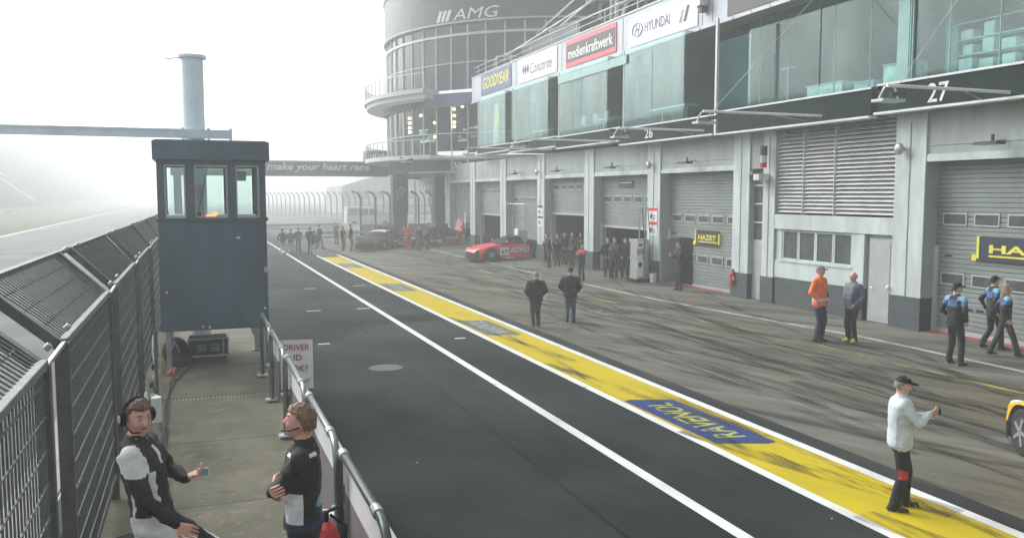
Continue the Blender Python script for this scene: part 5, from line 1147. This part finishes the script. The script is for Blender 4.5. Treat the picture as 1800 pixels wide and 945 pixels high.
    dg = bpy.context.evaluated_depsgraph_get(); dg.update(); em = bpy.data.meshes.new_from_object(ob.evaluated_get(dg)); bpy.data.objects.remove(ob); bpy.data.meshes.remove(me)
    vm = [0] * len(mb.v)
    for f, m_ in zip(mb.f, mb.fm):
        for a in f: vm[a] = m_
    pts = []; 
    for f, m_ in zip(mb.f, mb.fm): pts.append((sum((mb.v[a] for a in f), Vector()) / len(f), m_))
    kd = KDTree(len(pts)); 
    for i, (p, m_) in enumerate(pts): kd.insert(p, i)
    kd.balance()
    seed = random.Random(label).uniform(0, 50)
    if wr:
        for v in em.vertices:
            m_ = mb.ml[pts[kd.find(v.co)[1]][1]]
            if m_.startswith('cloth'):
                p = v.co; k = noise.noise(Vector((p.x * 9, p.y * 9, p.z * 15 + seed))) + .6 * noise.noise(Vector((p.x * 22, p.y * 22, p.z * 26 + seed)))
                v.co = v.co + v.normal * k * wr * 2.2
    mats = list(mb.ml); res = []
    for p in em.polygons:
        c = p.center; m_ = mats[pts[kd.find(c)[1]][1]]
        if hips is None and m_ == legs and c.z - hip.z > -.12 and not lean: m_ = top
        if hips and m_ == top and c.z - hip.z < -.02 and abs(c.x) < .235: m_ = legs
        if paint: m_ = paint(c, m_, hip, tor) or m_
        res.append(m_)
    out = MB(); out.v = [v.co.copy() for v in em.vertices]; out.f = [list(p.vertices) for p in em.polygons]
    for m_ in res: out.fm.append(out.mi(m_))
    bpy.data.meshes.remove(em)
    for sd_ in ('R', 'L'):
        E_, W_, hd, pn, cu, q = AP[sd_]; add_hand(out, W_ + hd.normalized() * .015, hd, pn, q if True else -q, cu, skin, 8 if fine else 5)
    # face
    for q in (-1, 1):
        out.ell(hp_(q * .031, -.082, .010), (.015, .009, .0085), 'eye_white', 8, 6, HR); out.ell(hp_(q * .031, -.0895, .010), (.0065, .004, .0065), 'hair_dark', 8, 6, HR)
        out.bar(hp_(q * .015, -.098, .030), hp_(q * .048, -.084, .031), .006, .007, hair if hair != 'hair_grey' else 'hair_grey')
    out.bar(hp_(-.022, -.088, -.060), hp_(.022, -.088, -.060), .006, .008, 'lip')
    bo = out.build('body', t, smooth=True, world=False); bo.scale = (s, s, s)
    # hair / cap
    def shell(m_, cut, grow, name_, jag=0, extra_=None, seed_=1):
        q = MB(); n_, k_ = 40, 26; c0 = hp_(0, 0, 0)
        vs = []; keep = {}
        for i in range(k_ + 1):
            th = math.pi * i / k_
            for j in range(n_):
                a = 2 * math.pi * j / n_; dx, dy, dz = math.sin(th) * math.cos(a), math.sin(th) * math.sin(a), math.cos(th)
                gl = grow + (jag * noise.noise(Vector((dx * 5, dy * 5, dz * 5 + seed_))) + jag * .9 * noise.noise(Vector((dx * 14, dy * 14, dz * 5 + seed_))) if jag else 0)
                vs.append(hp_(dx * (.078 + gl), dy * (.099 + gl), dz * (.110 + gl))); keep[i * n_ + j] = cut(dx, dy, dz)
        fs = []
        for i in range(k_):
            for j in range(n_):
                f = (i * n_ + j, (i + 1) * n_ + j, (i + 1) * n_ + (j + 1) % n_, i * n_ + (j + 1) % n_)
                if all(keep[x] for x in f): fs.append(f)
        q.add(vs, fs, m_)
        if extra_: extra_(q)
        o = q.build(name_, t, smooth=True, world=False); o.scale = (s, s, s); so_ = o.modifiers.new('s', 'SOLIDIFY'); so_.thickness = .012; so_.offset = -1
        return o
    front = lambda lim, back: (lambda dx, dy, dz: dz > (lim if dy < -.45 else (lim + (back - lim) * min(1, (dy + .45) / .7))))
    if hairstyle == 'short': shell(hair, front(.62, -.42), .010, 'hair', .012)
    elif hairstyle == 'fringe':
        shell(hair, front(.40, -.42), .012, 'hair', .016, seed_=4)
    elif hairstyle == 'swept': shell(hair, front(.55, -.35), .013, 'hair', .018, seed_=7)
    elif hairstyle == 'bald': shell(hair, lambda dx, dy, dz: dz < .45 and dz > -.45 and dy > .05, .005, 'hair', .004)
    elif hairstyle == 'long':
        def ex(q):
            for k in range(11):
                a = R(-10 + k * 20); x = math.cos(a) * .072; y = math.sin(a) * .085; 
                q.tube([hp_(x, y, .02), hp_(x * 1.2, y * 1.15 + .01, -.10), hp_(x * 1.35, y * 1.0 + .035, -.22), hp_(x * 1.1, y + .04, -.34)], [.024, .030, .026, .010], hair, 7)
        shell(hair, front(.5, -.3), .012, 'hair', .012, ex)
    if cap:
        def br(q):
            P_ = []
            for k in range(9):
                a = R(-150 + k * 15); P_.append((math.cos(a), math.sin(a)))
            v0 = [hp_(x * .082, y * .102, .048) for x, y in P_]; v1 = [hp_(x * .070, y * .175 - .012, .030) for x, y in P_]
            q.add(v0 + v1, [(i, i + 1, 9 + i + 1, 9 + i) for i in range(8)], cap)
        shell(cap, lambda dx, dy, dz: dz > .28, .014, 'cap', 0, br)
    for ph_ in (('post', 'post2') if extra else ()):
        e = MB(); r_ = extra(e, tor, AP, hp_, HR, ph_)
        if e.v: o = e.build(r_ or 'gear', t, world=False); o.scale = (s, s, s)
    return t, AP, s, hp_, HR, tor
HANG = lambda: None
def at(u, v, z0=None):
    """ground point of a bearing read off the survey: camera at 3.9 m, 30 mm lens"""
    f, cx_, cy_ = 1500., 900., 472.5; th = R(4.972); ya = R(20.539)
    x, y = (u - cx_) / f, (v - cy_) / f
    fx, fy, fz = math.sin(ya), math.cos(ya), 0
    d = Vector((math.cos(ya) * x + math.sin(ya) * (math.cos(th) - y * math.sin(th)), -math.sin(ya) * x + math.cos(ya) * (math.cos(th) - y * math.sin(th)), -math.sin(th) - y * math.cos(th)))
    z = z0 or 0
    for _ in range(20):
        k = (z - 3.9) / d.z; X_, Y_ = d.x * k, d.y * k
        if z0 is None: z = gz(X_)
    return (X_, Y_, z)
def size(loc, px):
    ya = R(20.539); dep = loc[0] * math.sin(ya) + loc[1] * math.cos(ya); return px * dep * .9962 / 1500
# ---- two men on the walkway
def paint_right(c, m, hip, tor):
    x, y, z = c.x, c.y, c.z - hip.z
    if m == 'cloth_black':
        if -.02 < z < .22 and y < .02 and abs(x) > .06 : return 'cloth_white' if abs(y) < .13 and x > -.3 and y > -.14 and x > 0.05 else m
        if -.045 < z < -.0: return 'cloth_slate'
        if .10 < z < .17 and y > .09 and abs(x) < .1: return 'cloth_cyan'
        if .465 < z < .49 and .08 < x < .16: return 'cloth_white'
        return m
    if m == 'cloth_charcoal': return 'cloth_white' if (x > .05 and abs(y) < .075) or (x < -.05 and abs(y) < .075) else 'cloth_black'
    return m
def paint_left(c, m, hip, tor):
    x, y, z = c.x, c.y, c.z - hip.z
    if -.16 < z < .0 and abs(x) < .25 and m.startswith('cloth'): return 'cloth_white' if x < -.03 else 'cloth_black'
    if m == 'cloth_black':
        if z > .335 and x < -.15 : return 'cloth_white'
        if -.16 < x < -.10 and z < .34 and y < .04: return 'cloth_white'
        if .36 < z < .52 and abs(x) < .02 and y < -.05: return 'cloth_white'
        return m
    if -.16 < z < .0 and abs(x) < .25 and m.startswith('cloth'): return 'cloth_white' if x < -.03 else 'cloth_black'
    if m == 'cloth_charcoal': return 'cloth_white' if x < -.11 or x > .12 else 'cloth_black'
    return m
def ex_right(e, tor, AP, hp_, HR, ph):
    if ph == 'pre': return
    if ph == 'post2': e.tube([hp_(.078, 0, -.03), hp_(.08, -.06, -.06), hp_(.045, -.115, -.075)], .005, 'black', 5); return 'microphone'
    for z, r1, r2 in ((-.015, .182, .133),):
        pts = [tor(math.cos(a) * r1, math.sin(a) * r2, z) for a in [k * 6.2832 / 24 for k in range(25)]]
        for p, q in zip(pts, pts[1:]): e.bar(p, q, .012, .05, 'cloth_navy')
    return 'belt'
rp = person('person', 'young man with brown hair and crossed arms in a black and white race suit', (.66, 5.85, .75), R(-104), 1.76, hair='hair_light', hairstyle='fringe', skin='skin_rosy', vox=.0125, wr=.0055, collar='cloth_black', head=(8, -12),
       arms={'R': ((.10, -.20, .22), (-.5, -.25, -.6), ((0, .6, .3), .5, (.8, .3, .25))), 'L': ((-.12, -.225, .18), (.6, -.1, -.6), ((0, .8, .2), .5, (-.9, .1, .2)))}, paint=paint_right, extra=ex_right, legpose={'R': ((-.13, -.03, .085), (0, -1, 0), 0), 'L': ((.13, .05, .085), (0, -1, 0), .2)})
def ex_left(e, tor, AP, hp_, HR, ph):
    if ph != 'post': return
    pts = [hp_(math.cos(a) * .098, .02, math.sin(a) * .128 + .0) for a in [R(10 + k * 16) for k in range(11)]]
    e.tube(pts, .011, 'black', 8)
    for q in (-1, 1):
        e.ell(hp_(q * .098, .015, .0), (.026, .042, .052), 'black', 12, 8, HR); e.ell(hp_(q * .122, .015, .0), (.008, .022, .028), 'steel', 10, 6, HR)
    e.tube([hp_(-.10, -.02, -.03), hp_(-.085, -.10, -.07), hp_(-.045, -.125, -.068)], .006, 'black', 6)
    return 'headset'
LPX, LRZ = (-.35, 6.2, .75), R(74)
lp = person('person', 'smiling man in a white shouldered black suit and headset perched on the stool', LPX, LRZ, 1.80, hair='hair_brown', hairstyle='swept', skin='skin_rosy', vox=.0125, wr=.0055, collar='cloth_black', hips=(0, -.04, .955), lean=-9, bulk=1.02, head=(-46, 4),
       arms={'R': ((-.235, -.22, .02), (-.5, .8, -.2), ((.8, 0, -.4), .4, (.15, -.8, -.5))), 'L': ((.16, -.17, .20), (.9, .5, -.3), ((-.3, 0, 1), .6, (.0, -.9, .3)))}, paint=paint_left, extra=ex_left,
       legpose={'R': ((-.14, -.46, .30), (0, -.5, 1), 0), 'L': ((.14, -.50, .28), (0, -.5, 1), 0)})
# phone in his hand
E_, W_, hd, pn, cu, q = lp[1]['L']; wp = Matrix.Rotation(LRZ, 4, 'Z') @ ((W_ + hd.normalized() * .12) * lp[2]) + Vector(LPX)
t = thing('phone', 'pale phone held in the hand of the man with the headset', 'phone', wp); m = MB(); m.box(wp.x - .03, wp.x + .05, wp.y - .012, wp.y - .002, wp.z - .03, wp.z + .03, 'white_worn'); m.build('casing', t, bevel=.004); m = MB(); m.box(wp.x - .024, wp.x + .044, wp.y - .0165, wp.y - .0125, wp.z - .024, wp.z + .024, 'teal_film'); m.build('screen', t)
# ---- people out on the apron
def walk(k=.22): return {'R': ((-.09, -k, .10), (0, -1, .1), 0), 'L': ((.09, k, .12), (0, -1, .1), 0)}
FRONT = {'R': ((-.03, -.33, .34), (-.6, .1, -.6), ((1, 0, .3), .6, (.4, -.8, .3))), 'L': ((.06, -.30, .29), (.6, .1, -.6), ((-1, 0, .3), .6, (-.3, -.8, .4)))}
POCK = {'R': ((-.20, -.10, .02), (-.7, .6, 0)), 'L': ((.20, -.10, .02), (.7, .6, 0))}
CROSS = {'R': ((.10, -.22, .22), (-.5, -.2, -.6)), 'L': ((-.12, -.24, .18), (.6, -.1, -.6))}
def put(u, v, px, label, rz, **k):
    loc = at(u, v); h = size(loc, px); k.setdefault('vox', .016 if px > 200 else (.022 if px > 90 else .03))
    rz = rz - math.degrees(math.atan2(loc[0], loc[1]))
    return person('person', label, loc, R(rz), min(1.95, max(1.55, h)), **k)
def paint_coat(c, m, hip, tor):
    if m == 'cloth_black' and c.x < -.155 and .44 < c.z < .56: return 'cloth_red'
    return m
def ex_phone(e, tor, AP, hp_, HR, ph):
    if ph != 'post': return
    e.box(-.03, .05, -.46, -.45, tor(0, 0, .33).z, tor(0, 0, .40).z, 'black'); return 'handheld_device'
put(1577, 893, 248, 'man in a white jacket and black cap looking at a device on the yellow band', 98, top='cloth_coat', legs='cloth_black', shoes='shoe_dark', sole='sole', cap='black', hair='hair_grey', bulk=1.24, arms=FRONT, wr=.0022, paint=paint_coat, collar='cloth_coat', head=(0, 8), extra=ex_phone, legpose={'R': ((-.12, .06, .085), (0, -1, 0), 0), 'L': ((.12, -.10, .085), (0, -1, 0), 0)})
def paint_hv(c, m, hip, tor):
    z = c.z - hip.z
    if m == 'orange':
        if .0 < z < .06: return 'reflective'
        if z < -.02 and abs(c.x) > .2: return 'cloth_charcoal'
        if z < .2 and z > .05 and c.x > .2: return 'cloth_charcoal'
    return m
put(1438, 600, 138, 'marshal in a bright orange jacket and purple cap standing by the dark wall', 62, top='orange', legs='cloth_navy', cap='cap_purple', hair='hair_grey', bulk=1.15, paint=paint_hv, vox=.02, arms=POCK, collar='orange')
def paint_grey(c, m, hip, tor):
    if m == 'cloth_grey' and (c.x > .13 or c.y > .11): return 'cloth_slate'
    return m
put(1497, 601, 128, 'stout man in a grey shirt with neon yellow shoes facing the orange marshal', -48, top='cloth_grey', legs='cloth_black', shoes='neon_shoe', hair='hair_grey', hairstyle='bald', bulk=1.28, belly=.06, paint=paint_grey, vox=.02, arms=POCK, skin='skin_rosy')
def paint_team(c, m, hip, tor):
    z = c.z - hip.z
    if m == 'cloth_black':
        if z > .43 and abs(c.x) > .10: return 'cloth_cyan'
        if .30 < z < .44 and c.y > .07 and abs(c.x) < .12: return 'cloth_blue'
        if .34 < z < .46 and abs(c.x) > .17: return 'cloth_blue'
    return m
put(1676, 640, 149, 'team member in a black suit with pale blue shoulders standing apart', 142, legs='cloth_black', cap='black', paint=paint_team, vox=.018, sole='sole', bulk=1.08, head=(-35, 0), arms={'R': ((-.22, -.06, .0), (-.5, .7, 0)), 'L': ((.20, -.12, .05), (.5, .7, 0))}, legpose={'R': ((-.16, 0, .085), (0, -1, 0), 0), 'L': ((.16, -.05, .085), (0, -1, 0), 0)})
put(1742, 614, 134, 'team member in a black suit and cap walking behind the long haired woman', 120, legs='cloth_black', cap='black', paint=paint_team, vox=.02, sole='sole', legpose=walk(.18))
put(1764, 627, 133, 'woman with long fair hair in a dark team suit walking to the right', 105, legs='cloth_charcoal', hair='hair_blond', hairstyle='long', paint=paint_team, vox=.02, sole='sole', legpose=walk(.28))
put(942, 576, 103, 'man in a bulky black coat walking away on the apron, left of a pair', 192, bulk=1.28, top='cloth_black', legs='cloth_charcoal', hair='hair_grey', vox=.02, arms=POCK, legpose=walk(.06), head=(0, 14))
t = None
put(1002, 568, 102, 'man in a bulky black coat and blue jeans walking away, right of a pair', 172, bulk=1.28, top='cloth_black', legs='cloth_jeans', hair='hair_dark', vox=.02, arms=POCK, legpose=walk(.10), head=(0, 10))
put(1194, 510, 88, 'dark clothed person standing at the open wicket of the shut roller door', -60, hair='hair_dark', vox=.025, arms=FRONT, lean=4)
crowd = [
 (1068, 488, 72, 'crew member in dark overalls at the left of the trio under the half open door', 20, 'cloth_charcoal', 'cloth_charcoal', {}),
 (1080, 489, 74, 'crew member in a dark blue jacket in the middle under the half open door', -30, 'cloth_navy', 'cloth_black', {}),
 (1098, 489, 73, 'tall crew member in black next to the fuel pump under the half open door', 10, 'cloth_black', 'cloth_black', {}),
 (1108, 485, 70, 'crew member in black half hidden by the fuel pump', -20, 'cloth_black', 'cloth_charcoal', {}),
 (1023, 492, 55, 'crew member with a red and white shoulder behind the pair of walkers', -40, 'cloth_black', 'cloth_black', {'paint': lambda c, m, hip, tor: 'cloth_red' if m == 'cloth_black' and c.z - hip.z > .36 else m}),
 (966, 470, 62, 'dark haired crew member at the tail of the red race car, bending over it', -70, 'cloth_black', 'cloth_black', {'lean': 16, 'arms': FRONT}),
 (980, 468, 58, 'crew member in black standing in the open garage, left of the group', -20, 'cloth_black', 'cloth_charcoal', {}),
 (992, 466, 60, 'crew member with pale collar in the open garage, in the middle of the group', 30, 'cloth_charcoal', 'cloth_black', {}),
 (1006, 468, 62, 'crew member in black in the open garage, right of the group', -60, 'cloth_black', 'cloth_black', {}),
 (1020, 463, 56, 'crew member deep in the open garage beside the pillar', 0, 'cloth_charcoal', 'cloth_black', {}),
 (497, 447, 46, 'slim person in dark top and pale trousers, leftmost in the far lane group', 150, 'cloth_charcoal', 'cloth_light', {'legpose': walk(.15)}),
 (512, 446, 44, 'person in a wide dark coat and pale trousers, second in the far lane group', 170, 'cloth_charcoal', 'cloth_light', {'bulk': 1.3}),
 (525, 444, 45, 'person all in dark, third in the far lane group', 190, 'cloth_charcoal', 'cloth_charcoal', {'bulk': .95}),
 (546, 448, 51, 'tall dark clothed person at the start of the yellow band', 165, 'cloth_charcoal', 'cloth_charcoal', {'bulk': 1.1}),
 (553, 450, 46, 'person with pale trousers at the tip of the yellow band', 200, 'cloth_charcoal', 'cloth_light', {'legpose': walk(.12)}),
 (562, 438, 44, 'dark clothed person stepping across the tip of the yellow band', 120, 'cloth_charcoal', 'cloth_charcoal', {'legpose': walk(.2)}),
 (591, 430, 40, 'dark clothed person standing well left of the white roofed race car', 40, 'cloth_charcoal', 'cloth_charcoal', {}),
 (603, 441, 45, 'dark clothed person next to the tail of the white roofed race car', 60, 'cloth_black', 'cloth_black', {'bulk': 1.15}),
 (617, 441, 48, 'dark clothed person with reddish trousers beside the white roofed race car', 80, 'cloth_black', 'cloth_charcoal', {'bulk': 1.1}),
 (690, 438, 46, 'crew member in black between the two far race cars', -30, 'cloth_black', 'cloth_black', {}),
 (718, 441, 49, 'mechanic in red overalls standing before the far race car', 10, 'cloth_red', 'cloth_red', {}),
 (738, 440, 46, 'mechanic in black and grey beside the one in red overalls', -50, 'cloth_black', 'cloth_slate', {'arms': FRONT}),
 (752, 438, 48, 'mechanic in black bending towards the far race car cockpit', 60, 'cloth_charcoal', 'cloth_black', {'lean': 14}),
 (765, 436, 46, 'mechanic in a black suit behind the far race car', 0, 'cloth_black', 'cloth_black', {}),
 (783, 430, 44, 'mechanic with dark red sleeves behind the raised red bonnet', 40, 'cloth_black', 'cloth_black', {}),
 (818, 431, 52, 'tall crew member in black by the tyre trolley', -60, 'cloth_black', 'cloth_charcoal', {}),
 (829, 429, 50, 'crew member with pale trouser stripes to the right of the tyre trolley', 30, 'cloth_charcoal', 'cloth_black', {'legpose': walk(.18)}),
]
for u, v, px, lab, rz, tp, lg, k in crowd:
    k = dict(k); k.setdefault('vox', .032); k.setdefault('arms', (POCK, None, CROSS, FRONT, {'R': POCK['R'], 'L': FRONT['L']})[(u * 7 + v) % 5]); k.setdefault('head', (((u * 13) % 70) - 35, (u * 5) % 14 - 3)); k.setdefault('bulk', .95 + ((u * 11) % 30) / 100)
    put(u, v, px, lab, rz, top=tp, legs=lg, hair='hair_dark' if u % 3 else 'hair_brown', group='people around the garages' if u > 580 else 'people walking in the far lane', **k)
# paper bag in walker's hand
x, y, z = at(960, 552); t = thing('paper_cup', 'small pale bag held by the left walker in the black coat', 'bag', (9.75, 23.1, .85)); m = MB(); m.tube([(9.72, 23.15, .78), (9.74, 23.15, .95)], [.05, .08], 'white_paint', 8); m.build('bag_body', t); m = MB(); m.tube([(9.70, 23.15, .94), (9.74, 23.15, 1.02), (9.78, 23.15, .94)], .008, 'white_paint', 5); m.build('handle', t)
# ================================================================ haze
hz = MB(); hz.box(-330, 430, -70, 530, -1.2, 26.0, 'white_paint'); ho = hz.build('haze'); ho['kind'] = 'stuff'
hm = bpy.data.materials.new('haze_air'); hm.use_nodes = True; N = hm.node_tree.nodes; N.clear(); o_ = N.new('ShaderNodeOutputMaterial'); pv = N.new('ShaderNodeVolumePrincipled')
pv.inputs['Color'].default_value = (.95, 1.0, .995, 1); pv.inputs['Density'].default_value = .0043; pv.inputs['Anisotropy'].default_value = .45
hm.node_tree.links.new(pv.outputs[0], o_.inputs['Volume']); ho.data.materials.clear(); ho.data.materials.append(hm)
